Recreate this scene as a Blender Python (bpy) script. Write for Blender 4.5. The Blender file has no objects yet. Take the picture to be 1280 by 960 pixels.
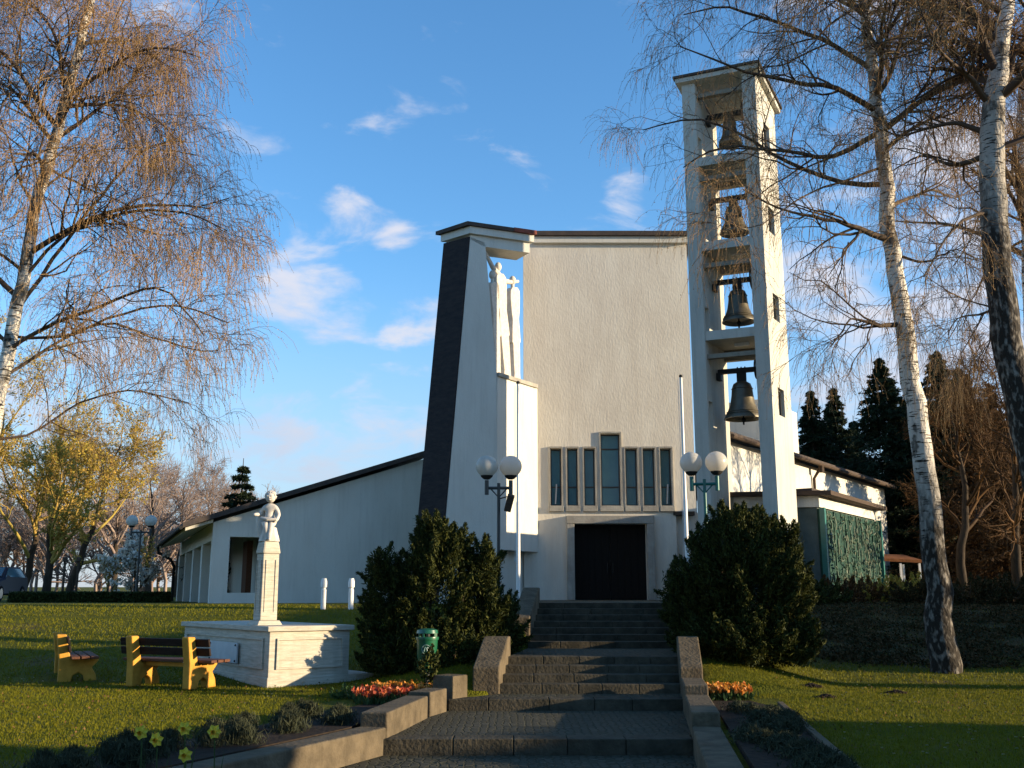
import bpy, bmesh, math, random
import numpy as np
from mathutils import Vector, Matrix
R = math.radians
random.seed(7)
SC = bpy.context.scene
COL = SC.collection

# ------------------------------------------------------------------ camera
FPX, PITCH, EYE = 1261.0, R(11.87), 1.6
cam_d = bpy.data.cameras.new('camera'); cam = bpy.data.objects.new('camera', cam_d); COL.objects.link(cam)
cam_d.sensor_width = 36; cam_d.lens = FPX/1280*36; cam_d.clip_start = .1; cam_d.clip_end = 3000
cam.location = (0, 0, EYE); cam.rotation_euler = (R(90)+PITCH, 0, 0)
SC.camera = cam
CP, SP = math.cos(PITCH), math.sin(PITCH)
# ------------------------------------------------------------------ light
SUN_AZ, SUN_EL = R(10.5), R(9.6)      # azimuth measured from +X towards -Y
SC.view_settings.view_transform = 'Standard'; SC.view_settings.look = 'None'
SC.view_settings.exposure = 0.95; SC.view_settings.gamma = 1
to_sun = Vector((math.cos(SUN_AZ)*math.cos(SUN_EL), -math.sin(SUN_AZ)*math.cos(SUN_EL), math.sin(SUN_EL)))
sd = bpy.data.lights.new('sun', 'SUN'); so = bpy.data.objects.new('sun', sd); COL.objects.link(so)
sd.energy = 5.0; sd.angle = R(.5); sd.color = (1, .80, .53)
so.rotation_euler = (-to_sun).to_track_quat('-Z', 'Y').to_euler()

def pray(px, py):
    u, v = (px-640)/FPX, (480-py)/FPX
    return np.array([u, CP-v*SP, SP+v*CP])
def atY(px, py, Y):
    d = pray(px, py); t = Y/d[1]; return np.array([d[0]*t, Y, EYE+d[2]*t])
def atZ(px, py, z):
    d = pray(px, py); t = (z-EYE)/d[2]; return np.array([d[0]*t, d[1]*t, z])
def on_plane(px, py, p0, th):
    """hit on the vertical plane through p0 running in compass direction th (degrees right of forward)"""
    d = pray(px, py); n = np.array([math.cos(R(th)), -math.sin(R(th))])
    t = (n[0]*p0[0]+n[1]*p0[1])/(n[0]*d[0]+n[1]*d[1]); return np.array([d[0]*t, d[1]*t, EYE+d[2]*t])
def zY(py, Y): return atY(640, py, Y)[2]
def hd(th): return np.array([math.sin(R(th)), math.cos(R(th))])

# ------------------------------------------------------------------ sky
w = bpy.data.worlds.new('World'); SC.world = w; w.use_nodes = True
nt = w.node_tree; nt.nodes.clear()
def N(t, **k):
    n = nt.nodes.new(t)
    for a, b in k.items(): setattr(n, a, b)
    return n
L = lambda a, b: nt.links.new(a, b)
out = N('ShaderNodeOutputWorld'); bg = N('ShaderNodeBackground'); bg.inputs[1].default_value = .061
L(bg.outputs[0], out.inputs[0])
sky = N('ShaderNodeTexSky', sky_type='NISHITA'); sky.sun_disc = False
sky.sun_elevation = SUN_EL; sky.sun_rotation = R(90)+SUN_AZ; sky.altitude = 300
sky.air_density = 1.0; sky.dust_density = .25; sky.ozone_density = 3.0
hs = N('ShaderNodeHueSaturation'); hs.inputs['Saturation'].default_value = 1.12; hs.inputs['Value'].default_value = 3.1
L(sky.outputs[0], hs.inputs['Color'])
tc = N('ShaderNodeTexCoord')
def mth(op, a, b=None, clamp=False):
    m = N('ShaderNodeMath', operation=op, use_clamp=clamp)
    for i, x in enumerate((a, b)):
        if x is None: continue
        if isinstance(x, (int, float)): m.inputs[i].default_value = x
        else: L(x, m.inputs[i])
    return m.outputs[0]
acc = None
for px, py, rad, wt in ((395, 360, 5.0, .92), (455, 290, 3.6, .75), (520, 408, 3.0, .75), (350, 340, 3.0, .6), (350, 560, 5, .9), (450, 570, 5, .85), (530, 555, 3, .7), (250, 590, 5, .6),
                        (785, 243, 2.0, .75), (1030, 330, 5, .7), (1080, 400, 7, .95), (1180, 270, 8, 1.0), (1240, 420, 7, 1.0), (1040, 470, 4, .9), (1120, 200, 6, .6), (90, 480, 7, .6),(1100,-300,18,.7),(0,-200,12,.6)):
    d = pray(px, py); d = d/np.linalg.norm(d)
    vm = N('ShaderNodeVectorMath', operation='DOT_PRODUCT'); L(tc.outputs['Generated'], vm.inputs[0]); vm.inputs[1].default_value = d
    mr = N('ShaderNodeMapRange', interpolation_type='SMOOTHSTEP')
    mr.inputs[1].default_value = math.cos(R(rad)); mr.inputs[2].default_value = 1.0; mr.inputs[3].default_value = 0; mr.inputs[4].default_value = wt
    L(vm.outputs['Value'], mr.inputs[0])
    acc = mr.outputs[0] if acc is None else mth('MAXIMUM', acc, mr.outputs[0])
mp = N('ShaderNodeMapping'); mp.inputs['Scale'].default_value = (5.5, 5.5, 13); L(tc.outputs['Generated'], mp.inputs[0])
nz = N('ShaderNodeTexNoise'); nz.inputs['Scale'].default_value = 1.9; nz.inputs['Detail'].default_value = 9; nz.inputs['Roughness'].default_value = .56
nz.inputs['Distortion'].default_value = .35
L(mp.outputs[0], nz.inputs[0])
cm = mth('ADD', mth('MULTIPLY', acc, .40), mth('MULTIPLY', nz.outputs[0], 1.75))
mr = N('ShaderNodeMapRange', interpolation_type='SMOOTHSTEP'); L(cm, mr.inputs[0]); mr.inputs[1].default_value = 1.02; mr.inputs[2].default_value = 1.52
nz2 = N('ShaderNodeTexNoise'); nz2.inputs['Scale'].default_value = 9; nz2.inputs['Detail'].default_value = 4; L(tc.outputs['Generated'], nz2.inputs[0])
cc = N('ShaderNodeMix', data_type='RGBA'); L(nz2.outputs[0], cc.inputs[0])
cc.inputs[6].default_value = (5.4, 5.8, 7.2, 1); cc.inputs[7].default_value = (8.6, 8.2, 8.2, 1)
mx = N('ShaderNodeMix', data_type='RGBA'); L(mth('MULTIPLY', mr.outputs[0], .9), mx.inputs[0]); L(hs.outputs[0], mx.inputs[6]); L(cc.outputs[2], mx.inputs[7])
# pale haze of thin cloud low on the horizon
sxyz = N('ShaderNodeSeparateXYZ'); L(tc.outputs['Generated'], sxyz.inputs[0])
hm = N('ShaderNodeMapRange', interpolation_type='SMOOTHSTEP'); L(sxyz.outputs[2], hm.inputs[0]); hm.inputs[1].default_value = .34; hm.inputs[2].default_value = -.02; hm.inputs[3].default_value = 0; hm.inputs[4].default_value = .85
mh = N('ShaderNodeMix', data_type='RGBA'); L(hm.outputs[0], mh.inputs[0]); L(mx.outputs[2], mh.inputs[6]); mh.inputs[7].default_value = (4.0, 4.75, 6.3, 1)
L(mh.outputs[2], bg.inputs[0])

# ------------------------------------------------------------------ materials
def material(name, base, rough=.8, var=.0, vscale=4, vscale3=None, base2=None, bump=0, bscale=30, metallic=0, island=None, trans=0, spec=None, coat=0, streak=0):
    m = bpy.data.materials.new(name); m.use_nodes = True; t = m.node_tree; b = t.nodes['Principled BSDF']
    b.inputs['Roughness'].default_value = rough; b.inputs['Metallic'].default_value = metallic
    b.inputs['Base Color'].default_value = (*base, 1)
    if spec is None and rough > .55 and not metallic: spec = .12
    if spec is not None: b.inputs['Specular IOR Level'].default_value = spec
    if coat: b.inputs['Coat Weight'].default_value = coat
    n = t.nodes.new; l = t.links.new
    co = n('ShaderNodeTexCoord'); mpn = n('ShaderNodeMapping'); l(co.outputs['Object'], mpn.inputs[0])
    if vscale3: mpn.inputs['Scale'].default_value = vscale3
    colout = None
    if var or base2:
        b2 = base2 or tuple(max(0, c*(1-var)) for c in base)
        nn = n('ShaderNodeTexNoise'); nn.inputs['Scale'].default_value = vscale; nn.inputs['Detail'].default_value = 8; nn.inputs['Roughness'].default_value = .62
        l(mpn.outputs[0], nn.inputs[0])
        rr = n('ShaderNodeMapRange'); rr.inputs[1].default_value = .32; rr.inputs[2].default_value = .68; l(nn.outputs[0], rr.inputs[0])
        mm = n('ShaderNodeMix'); mm.data_type = 'RGBA'; l(rr.outputs[0], mm.inputs[0])
        mm.inputs[6].default_value = (*base, 1); mm.inputs[7].default_value = (*b2, 1); colout = mm.outputs[2]
    if streak:
        m3 = n('ShaderNodeMapping'); m3.inputs['Scale'].default_value = (4.5, 4.5, .28); l(co.outputs['Object'], m3.inputs[0])
        n3 = n('ShaderNodeTexNoise'); n3.inputs['Scale'].default_value = 1.4; n3.inputs['Detail'].default_value = 7; n3.inputs['Roughness'].default_value = .7; l(m3.outputs[0], n3.inputs[0])
        r3 = n('ShaderNodeMapRange'); r3.inputs[1].default_value = .50; r3.inputs[2].default_value = .78; r3.inputs[4].default_value = streak; l(n3.outputs[0], r3.inputs[0])
        m4 = n('ShaderNodeMix'); m4.data_type = 'RGBA'; l(r3.outputs[0], m4.inputs[0]); l(colout, m4.inputs[6]); m4.inputs[7].default_value = (base[0]*.42, base[1]*.41, base[2]*.38, 1); colout = m4.outputs[2]
        n5 = n('ShaderNodeTexNoise'); n5.inputs['Scale'].default_value = 3.2; n5.inputs['Detail'].default_value = 9; n5.inputs['Roughness'].default_value = .75; l(co.outputs['Object'], n5.inputs[0])
        r5 = n('ShaderNodeMapRange'); r5.inputs[1].default_value = .58; r5.inputs[2].default_value = .80; r5.inputs[4].default_value = streak*.8; l(n5.outputs[0], r5.inputs[0])
        m6 = n('ShaderNodeMix'); m6.data_type = 'RGBA'; l(r5.outputs[0], m6.inputs[0]); l(colout, m6.inputs[6]); m6.inputs[7].default_value = (base[0]*.5, base[1]*.48, base[2]*.42, 1); colout = m6.outputs[2]
    if island:
        g = n('ShaderNodeNewGeometry'); mm = n('ShaderNodeMix'); mm.data_type = 'RGBA'; l(g.outputs['Random Per Island'], mm.inputs[0])
        if colout is None: mm.inputs[6].default_value = (*base, 1)
        else: l(colout, mm.inputs[6])
        mm.inputs[7].default_value = (*island, 1); colout = mm.outputs[2]
    if colout is not None: l(colout, b.inputs['Base Color'])
    if bump:
        n2 = n('ShaderNodeTexNoise'); n2.inputs['Scale'].default_value = bscale; n2.inputs['Detail'].default_value = 6; l(mpn.outputs[0], n2.inputs[0])
        bp = n('ShaderNodeBump'); bp.inputs['Strength'].default_value = bump; bp.inputs['Distance'].default_value = .02
        l(n2.outputs[0], bp.inputs['Height']); l(bp.outputs[0], b.inputs['Normal'])
    if trans:
        tr = n('ShaderNodeBsdfTranslucent'); ms = n('ShaderNodeMixShader'); ms.inputs[0].default_value = trans
        if colout is not None: l(colout, tr.inputs[0])
        else: tr.inputs[0].default_value = (*base, 1)
        l(b.outputs[0], ms.inputs[1]); l(tr.outputs[0], ms.inputs[2]); l(ms.outputs[0], t.nodes['Material Output'].inputs[0])
    return m
M = {}
M['stucco'] = material('stucco', (.66, .64, .57), .92, base2=(.60, .57, .50), streak=.28, vscale=1.1, vscale3=(1, 1, .45), bump=.35, bscale=30)
M['facade_stucco'] = material('facade_stucco', (.74, .69, .59), .92, base2=(.63, .57, .48), streak=.20, vscale=1.3, vscale3=(1, 1, .4), bump=.45, bscale=16)
M['concrete'] = material('concrete', (.42, .40, .35), .9, streak=.5, base2=(.27, .25, .22), vscale=2.2, bump=.5, bscale=25)
M['tower_render'] = material('tower_render', (.56, .54, .47), .92, base2=(.46, .44, .38), streak=.45, vscale=1.3, vscale3=(1, 1, .45), bump=.35, bscale=30)
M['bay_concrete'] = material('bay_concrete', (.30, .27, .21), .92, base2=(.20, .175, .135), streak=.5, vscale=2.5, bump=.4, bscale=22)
M['stone'] = material('stone', (.16, .125, .08), .9, streak=.5, base2=(.075, .06, .04), vscale=3.5, bump=.8, bscale=22)
M['paving'] = material('paving', (.10, .095, .078), .9, base2=(.05, .05, .04), vscale=3.2, bump=.6, bscale=30)
M['step_stone'] = material('step_stone', (.095, .08, .055), .9, streak=.5, base2=(.04, .036, .025), vscale=4, bump=.8, bscale=22)
M['travertine'] = material('travertine', (.62, .56, .46), .75, streak=.35, base2=(.40, .36, .28), vscale=2.5, vscale3=(1.4, 1.4, 14), bump=.35, bscale=18)
M['statue_stone'] = material('statue_stone', (.66, .61, .54), .7, base2=(.50, .46, .40), vscale=9, bump=.2, bscale=60)
M['slate'] = material('slate', (.022, .020, .022), .75, base2=(.045, .035, .032), vscale=3, vscale3=(1, 1, 2.5), bump=.5, bscale=8)
M['roof_dark'] = material('roof_dark', (.05, .045, .045), .8, base2=(.10, .075, .06), vscale=4, bump=.4, bscale=18)
M['copper_red'] = material('copper_red', (.30, .09, .06), .6, var=.4, vscale=6)
M['timber_dark'] = material('timber_dark', (.10, .07, .05), .8, var=.5, vscale=5, vscale3=(1, 1, 8))
M['door_wood'] = material('door_wood', (.012, .009, .007), .6, var=.4, vscale=4, vscale3=(8, 8, 1))
M['glass'] = material('glass', (.05, .15, .20), .12, base2=(.07, .19, .23), vscale=1.3, spec=.5)
M['frame_dark'] = material('frame_dark', (.05, .05, .045), .5, var=.3)
M['bronze'] = material('bronze', (.10, .085, .06), .45, base2=(.16, .14, .10), vscale=5, metallic=.55)
M['iron'] = material('iron', (.035, .033, .03), .6, var=.3)
M['verdigris'] = material('verdigris', (.010, .040, .030), .6, base2=(.022, .065, .048), vscale=5, bump=.3)
M['relief_pale'] = material('relief_pale', (.22, .22, .15), .6, base2=(.05, .09, .07), vscale=6, bump=.3, island=(.025, .085, .06))
M['chapel_dark'] = material('chapel_dark', (.11, .135, .12), .7, var=.35, vscale=2, bump=.3)
M['green_paint'] = material('green_paint', (.02, .16, .13), .4, var=.3)
M['bin_green'] = material('bin_green', (.012, .12, .055), .35, var=.25, vscale=8, coat=.3)
M['pale_mark'] = material('pale_mark', (.25, .38, .33), .5, var=.2)
M['globe'] = material('globe', (.82, .78, .70), .25, var=.08, vscale=5, trans=.5)
M['white_paint'] = material('white_paint', (.80, .78, .74), .45, var=.12, vscale=5)
M['grey_plate'] = material('grey_plate', (.52, .55, .56), .5, var=.2)
M['bench_paint'] = material('bench_paint', (.60, .31, .05), .6, base2=(.42, .20, .03), vscale=6, bump=.2)
M['plank'] = material('plank', (.028, .018, .014), .65, var=.5, vscale=5, vscale3=(1, 9, 9))
M['seat_plank'] = material('seat_plank', (.16, .07, .04), .65, var=.5, vscale=5, vscale3=(1, 9, 9))
M['car_paint'] = material('car_paint', (.006, .022, .042), .5, var=.15, spec=.2)
M['tyre'] = material('tyre', (.015, .015, .015), .9, var=.3)
M['chrome'] = material('chrome', (.6, .6, .6), .2, var=.1, metallic=.9)
M['soil'] = material('soil', (.045, .032, .022), .95, var=.5, vscale=9, bump=.8, bscale=20)
M['leaf_juniper'] = material('leaf_juniper', (.010, .019, .006), .65, island=(.075, .080, .016), trans=.12)  # brighter random leaf colour stands in for sunlit tips
M['leaf_hedge'] = material('leaf_hedge', (.018, .032, .010), .6, island=(.06, .07, .018), trans=.15)
M['needle'] = material('needle', (.008, .016, .008), .65, island=(.030, .042, .016), trans=.1)
M['needle_brown'] = material('needle_brown', (.05, .028, .012), .7, island=(.13, .065, .022), trans=.15)
M['twig_birch'] = material('twig_birch', (.22, .125, .055), .7, island=(.42, .27, .12))
M['twig_dark'] = material('twig_dark', (.055, .038, .03), .75, island=(.13, .09, .06))
M['twig_grey'] = material('twig_grey', (.22, .16, .14), .75, island=(.34, .26, .21))
M['twig_willow'] = material('twig_willow', (.34, .26, .06), .7, island=(.46, .30, .08), trans=.1)
M['bark_dark'] = material('bark_dark', (.035, .026, .018), .9, base2=(.075, .055, .038), vscale=4, vscale3=(2, 2, .6), bump=.6, bscale=12)
M['blossom'] = material('blossom', (.75, .68, .55), .6, island=(.85, .80, .72), trans=.3)
M['bud_green'] = material('bud_green', (.34, .30, .05), .7, island=(.45, .28, .06), trans=.2)
M['herb'] = material('herb', (.028, .034, .020), .8, island=(.07, .075, .04), trans=.1)
M['stem_green'] = material('stem_green', (.035, .075, .025), .6, island=(.06, .10, .03), trans=.2)
M['daffodil'] = material('daffodil', (.80, .66, .05), .5, var=.2, vscale=20, trans=.2)
M['daffodil_cup'] = material('daffodil_cup', (.75, .38, .02), .5, var=.2, vscale=20)
M['dry_leaf'] = material('dry_leaf', (.07, .035, .014), .8, island=(.16, .09, .035))
M['litter'] = material('litter', (.022, .030, .010), .8, island=(.085, .048, .018))
M['petal_orange'] = material('petal_orange', (.60, .17, .02), .55, island=(.65, .33, .04), trans=.25)
M['petal_red'] = material('petal_red', (.33, .03, .02), .55, island=(.55, .14, .03), trans=.25)
M['daisy'] = material('daisy', (.75, .74, .68), .6, island=(.85, .8, .72))

def cobbles():
    m = bpy.data.materials.new('cobbles'); m.use_nodes = True; t = m.node_tree; b = t.nodes['Principled BSDF']; n = t.nodes.new; l = t.links.new
    b.inputs['Roughness'].default_value = .9; b.inputs['Specular IOR Level'].default_value = .15
    co = n('ShaderNodeTexCoord'); v = n('ShaderNodeTexVoronoi'); v.feature = 'DISTANCE_TO_EDGE'; v.inputs['Scale'].default_value = 10; v.inputs['Randomness'].default_value = .55; l(co.outputs['Object'], v.inputs[0])
    v2 = n('ShaderNodeTexVoronoi'); v2.inputs['Scale'].default_value = 10; v2.inputs['Randomness'].default_value = .55; l(co.outputs['Object'], v2.inputs[0])
    rr = n('ShaderNodeMapRange'); rr.inputs[1].default_value = .03; rr.inputs[2].default_value = .14; l(v.outputs['Distance'], rr.inputs[0])
    nn = n('ShaderNodeTexNoise'); nn.inputs['Scale'].default_value = 1.3; nn.inputs['Detail'].default_value = 8; l(co.outputs['Object'], nn.inputs[0])
    bw = n('ShaderNodeRGBToBW'); l(v2.outputs['Color'], bw.inputs[0])
    a1 = n('ShaderNodeMix'); a1.data_type = 'RGBA'; l(bw.outputs[0], a1.inputs[0]); a1.inputs[6].default_value = (.055, .052, .038, 1); a1.inputs[7].default_value = (.115, .105, .078, 1)
    a2 = n('ShaderNodeMix'); a2.data_type = 'RGBA'; l(rr.outputs[0], a2.inputs[0]); a2.inputs[6].default_value = (.035, .038, .02, 1); l(a1.outputs[2], a2.inputs[7])
    a3 = n('ShaderNodeMix'); a3.data_type = 'RGBA'; l(nn.outputs[0], a3.inputs[0]); l(a2.outputs[2], a3.inputs[6]); a3.inputs[7].default_value = (.06, .055, .035, 1); l(a3.outputs[2], b.inputs['Base Color'])
    bp = n('ShaderNodeBump'); bp.inputs['Strength'].default_value = .9; bp.inputs['Distance'].default_value = .02; l(rr.outputs[0], bp.inputs['Height']); l(bp.outputs[0], b.inputs['Normal'])
    return m
M['paving'] = cobbles()
def birch_bark(lo=5.2, hi=8.0, name='birch_bark'):
    m = bpy.data.materials.new(name); m.use_nodes = True; t = m.node_tree; b = t.nodes['Principled BSDF']; n = t.nodes.new; l = t.links.new
    b.inputs['Roughness'].default_value = .8; b.inputs['Specular IOR Level'].default_value = .15
    co = n('ShaderNodeTexCoord')
    def noise(sc3, s, det=6):
        mp_ = n('ShaderNodeMapping'); mp_.inputs['Scale'].default_value = sc3; l(co.outputs['Object'], mp_.inputs[0])
        x = n('ShaderNodeTexNoise'); x.inputs['Scale'].default_value = s; x.inputs['Detail'].default_value = det; l(mp_.outputs[0], x.inputs[0]); return x.outputs[0]
    def mr_(x, a, b_, c, d):
        r = n('ShaderNodeMapRange'); l(x, r.inputs[0]); r.inputs[1].default_value = a; r.inputs[2].default_value = b_; r.inputs[3].default_value = c; r.inputs[4].default_value = d; return r.outputs[0]
    def mt(op, a, b_):
        x = n('ShaderNodeMath'); x.operation = op
        for i, y in enumerate((a, b_)):
            if isinstance(y, (int, float)): x.inputs[i].default_value = y
            else: l(y, x.inputs[i])
        return x.outputs[0]
    dash = mr_(noise((3, 3, 22), 1.5), .55, .60, 0, 1)
    blot = mr_(noise((1.6, 1.6, .9), 1.9), .54, .60, 0, 1)
    sx = n('ShaderNodeSeparateXYZ'); l(co.outputs['Object'], sx.inputs[0])
    base = mr_(mt('ADD', sx.outputs[2], mt('MULTIPLY', noise((1.5, 1.5, .5), 2.2), 5.0)), lo, hi, 1, 0)
    d = mt('MAXIMUM', mt('MAXIMUM', dash, mt('MULTIPLY', blot, .85)), base)
    mm = n('ShaderNodeMix'); mm.data_type = 'RGBA'; l(d, mm.inputs[0])
    md = n('ShaderNodeMix'); md.data_type = 'RGBA'; l(mr_(noise((5, 5, 2.2), 2.6), .5, .68, 0, 1), md.inputs[0]); md.inputs[6].default_value = (.030, .024, .018, 1); md.inputs[7].default_value = (.26, .23, .19, 1)
    mm.inputs[6].default_value = (.70, .64, .55, 1); l(md.outputs[2], mm.inputs[7])
    l(mm.outputs[2], b.inputs['Base Color'])
    bp = n('ShaderNodeBump'); bp.inputs['Strength'].default_value = .7; bp.inputs['Distance'].default_value = .05; l(noise((6, 6, 3), 3), bp.inputs['Height']); l(bp.outputs[0], b.inputs['Normal'])
    return m
M['birch_bark'] = birch_bark()
M['birch_bark_young'] = birch_bark(2.8, 5.0, 'birch_bark_young')
M['birch_bark_old'] = birch_bark(10.0, 15.0, 'birch_bark_old')

def lawn_mat():
    m = bpy.data.materials.new('lawn'); m.use_nodes = True; t = m.node_tree; b = t.nodes['Principled BSDF']; n = t.nodes.new; l = t.links.new
    b.inputs['Roughness'].default_value = .95; b.inputs['Specular IOR Level'].default_value = .15
    co = n('ShaderNodeTexCoord')
    def noise(s, det=8):
        x = n('ShaderNodeTexNoise'); x.inputs['Scale'].default_value = s; x.inputs['Detail'].default_value = det; l(co.outputs['Object'], x.inputs[0]); return x.outputs[0]
    def mix(f, a, b_):
        x = n('ShaderNodeMix'); x.data_type = 'RGBA'; l(f, x.inputs[0])
        for i, y in ((6, a), (7, b_)):
            if isinstance(y, tuple): x.inputs[i].default_value = (*y, 1)
            else: l(y, x.inputs[i])
        return x.outputs[2]
    def rng_(x, a, b_):
        r = n('ShaderNodeMapRange'); l(x, r.inputs[0]); r.inputs[1].default_value = a; r.inputs[2].default_value = b_; return r.outputs[0]
    c = mix(rng_(noise(.9), .35, .65), (.085, .092, .004), (.14, .128, .006))
    c = mix(rng_(noise(14), .4, .75), c, (.050, .056, .003))
    c = mix(rng_(noise(.35, 5), .58, .70), c, (.11, .075, .035))
    sx = n('ShaderNodeSeparateXYZ'); l(co.outputs['Object'], sx.inputs[0])
    def mt(op, a, b_):
        x = n('ShaderNodeMath'); x.operation = op
        for i, y in enumerate((a, b_)):
            if isinstance(y, (int, float)): x.inputs[i].default_value = y
            else: l(y, x.inputs[i])
        return x.outputs[0]
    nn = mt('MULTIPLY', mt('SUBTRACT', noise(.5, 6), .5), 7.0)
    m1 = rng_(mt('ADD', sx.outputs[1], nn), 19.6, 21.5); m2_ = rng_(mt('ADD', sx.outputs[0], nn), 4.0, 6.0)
    c = mix(mt('MULTIPLY', mt('MULTIPLY', m1, m2_), .9), c, mix(rng_(noise(2.2), .35, .7), (.050, .036, .016), (.028, .032, .010)))  # brown leaf litter on the right bank, also painting its shade into the colour
    l(c, b.inputs['Base Color'])
    bp = n('ShaderNodeBump'); bp.inputs['Strength'].default_value = 1; bp.inputs['Distance'].default_value = .05; l(noise(35), bp.inputs['Height']); l(bp.outputs[0], b.inputs['Normal'])
    return m
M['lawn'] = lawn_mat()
M['grass_blade'] = material('grass_blade', (.085, .10, .004), .7, base2=(.16, .135, .010), vscale=1.1, island=(.19, .18, .007), trans=.25)

# ------------------------------------------------------------------ object helpers
def setp(o, label=None, cat=None, group=None, kind=None):
    for k, v in (('label', label), ('category', cat), ('group', group), ('kind', kind)):
        if v: o[k] = v
    return o
def root_loc(o):
    while o.parent: o = o.parent
    return np.array(o.location)
def empty(name, loc, label, cat, group=None, rz=0):
    o = bpy.data.objects.new(name, None); COL.objects.link(o); o.location = tuple(loc); o.rotation_euler = (0, 0, rz)
    o.empty_display_size = .2
    return setp(o, label, cat, group)
def link(name, me, mat, parent=None, loc=None):
    o = bpy.data.objects.new(name, me); COL.objects.link(o)
    for mm in (mat if isinstance(mat, (list, tuple)) else [mat]): me.materials.append(mm)
    if parent: o.parent = parent
    if loc is not None: o.location = tuple(loc)
    return o
def arr_mesh(name, V, F, smooth=False, mi=None):
    """V (n,3), F (m,k) all same k"""
    me = bpy.data.meshes.new(name); V = np.asarray(V, np.float32); F = np.asarray(F, np.int32)
    me.vertices.add(len(V)); me.vertices.foreach_set('co', V.ravel())
    m, k = F.shape
    me.loops.add(m*k); me.loops.foreach_set('vertex_index', F.ravel())
    me.polygons.add(m); me.polygons.foreach_set('loop_start', np.arange(0, m*k, k, dtype=np.int32))
    me.polygons.foreach_set('loop_total', np.full(m, k, np.int32))
    if mi is not None: me.polygons.foreach_set('material_index', np.asarray(mi, np.int32))
    if smooth: me.polygons.foreach_set('use_smooth', np.ones(m, bool))
    me.update(calc_edges=True); return me

class MB:
    def __init__(s): s.v = []; s.f = []; s.bev = 0; s.smooth = False
    def add(s, V, F):
        o = len(s.v); s.v += [tuple(map(float, p)) for p in V]; s.f += [tuple(i+o for i in f) for f in F]; return s
    def box(s, c, size, rz=0, ex=(0, 0, 0)):
        m = Matrix.Rotation(rz, 3, 'Z') @ (Matrix.Rotation(ex[0], 3, 'X') @ Matrix.Rotation(ex[1], 3, 'Y') if any(ex) else Matrix.Identity(3))
        V = [Vector(c)+m @ Vector((x*size[0]/2, y*size[1]/2, z*size[2]/2)) for x in (-1, 1) for y in (-1, 1) for z in (-1, 1)]
        return s.add(V, [(0, 1, 3, 2), (4, 6, 7, 5), (0, 4, 5, 1), (2, 3, 7, 6), (0, 2, 6, 4), (1, 5, 7, 3)])
    def prism(s, poly, zb, zt):
        """poly 2-d points counter-clockwise; zb, zt numbers or lists"""
        n = len(poly); zb = zb if hasattr(zb, '__len__') else [zb]*n; zt = zt if hasattr(zt, '__len__') else [zt]*n
        V = [(p[0], p[1], z) for p, z in zip(poly, zb)]+[(p[0], p[1], z) for p, z in zip(poly, zt)]
        F = [tuple(range(n-1, -1, -1)), tuple(range(n, 2*n))]+[(i, (i+1) % n, (i+1) % n+n, i+n) for i in range(n)]
        return s.add(V, F)
    def extrude(s, pts, vec):
        n = len(pts); vec = np.array(vec); P = [np.array(p) for p in pts]
        return s.add(P+[p+vec for p in P], [tuple(range(n-1, -1, -1)), tuple(range(n, 2*n))]+[(i, (i+1) % n, (i+1) % n+n, i+n) for i in range(n)])
    def tube(s, path, r, n=8, cap=True):
        P = [Vector(p) for p in path]; rr = r if hasattr(r, '__len__') else [r]*len(P); V = []
        ref = Vector((0, 0, 1)) if abs((P[-1]-P[0]).normalized().z) < .9 else Vector((1, 0, 0))
        for i, p in enumerate(P):
            t = (P[min(i+1, len(P)-1)]-P[max(i-1, 0)]).normalized(); a = t.cross(ref).normalized(); b = t.cross(a)
            V += [p+(a*math.cos(2*PI*k/n)+b*math.sin(2*PI*k/n))*rr[i] for k in range(n)]
        F = [(i*n+k, i*n+(k+1) % n, (i+1)*n+(k+1) % n, (i+1)*n+k) for i in range(len(P)-1) for k in range(n)]
        if cap: F += [tuple(range(n-1, -1, -1)), tuple((len(P)-1)*n+k for k in range(n))]
        return s.add(V, F)
    def lathe(s, prof, c=(0, 0, 0), n=24):
        V = [(c[0]+r*math.cos(2*PI*k/n), c[1]+r*math.sin(2*PI*k/n), c[2]+z) for r, z in prof for k in range(n)]
        F = [(i*n+k, i*n+(k+1) % n, (i+1)*n+(k+1) % n, (i+1)*n+k) for i in range(len(prof)-1) for k in range(n)]
        F += [tuple(range(n-1, -1, -1)), tuple((len(prof)-1)*n+k for k in range(n))]
        return s.add(V, F)
    def sphere(s, c, r, n=20, m=12, sc=(1, 1, 1)):
        prof = [(max(1e-4, r*math.sin(PI*i/m)), -r*math.cos(PI*i/m)) for i in range(m+1)]
        V = [(c[0]+sc[0]*q*math.cos(2*PI*k/n), c[1]+sc[1]*q*math.sin(2*PI*k/n), c[2]+sc[2]*z) for q, z in prof for k in range(n)]
        return s.add(V, [(i*n+k, i*n+(k+1) % n, (i+1)*n+(k+1) % n, (i+1)*n+k) for i in range(m) for k in range(n)])
    def build(s, name, mat, parent=None, loc=None, world=False, bevel=0, smooth=False, sharp=40):
        V = np.array(s.v, float)
        if world: V = V-(root_loc(parent) if parent else np.array(loc))
        me = bpy.data.meshes.new(name); me.from_pydata([tuple(p) for p in V], [], s.f); me.update()
        bm = bmesh.new(); bm.from_mesh(me); bmesh.ops.recalc_face_normals(bm, faces=bm.faces); bm.to_mesh(me); bm.free()
        if smooth:
            me.polygons.foreach_set('use_smooth', np.ones(len(me.polygons), bool)); me.set_sharp_from_angle(angle=R(sharp))
        o = link(name, me, M[mat] if isinstance(mat, str) else mat, parent, loc if not parent else None)
        if bevel:
            b = o.modifiers.new('bevel', 'BEVEL'); b.width = bevel; b.segments = 2; b.limit_method = 'ANGLE'; b.angle_limit = R(35)
        return o
PI = math.pi
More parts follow.
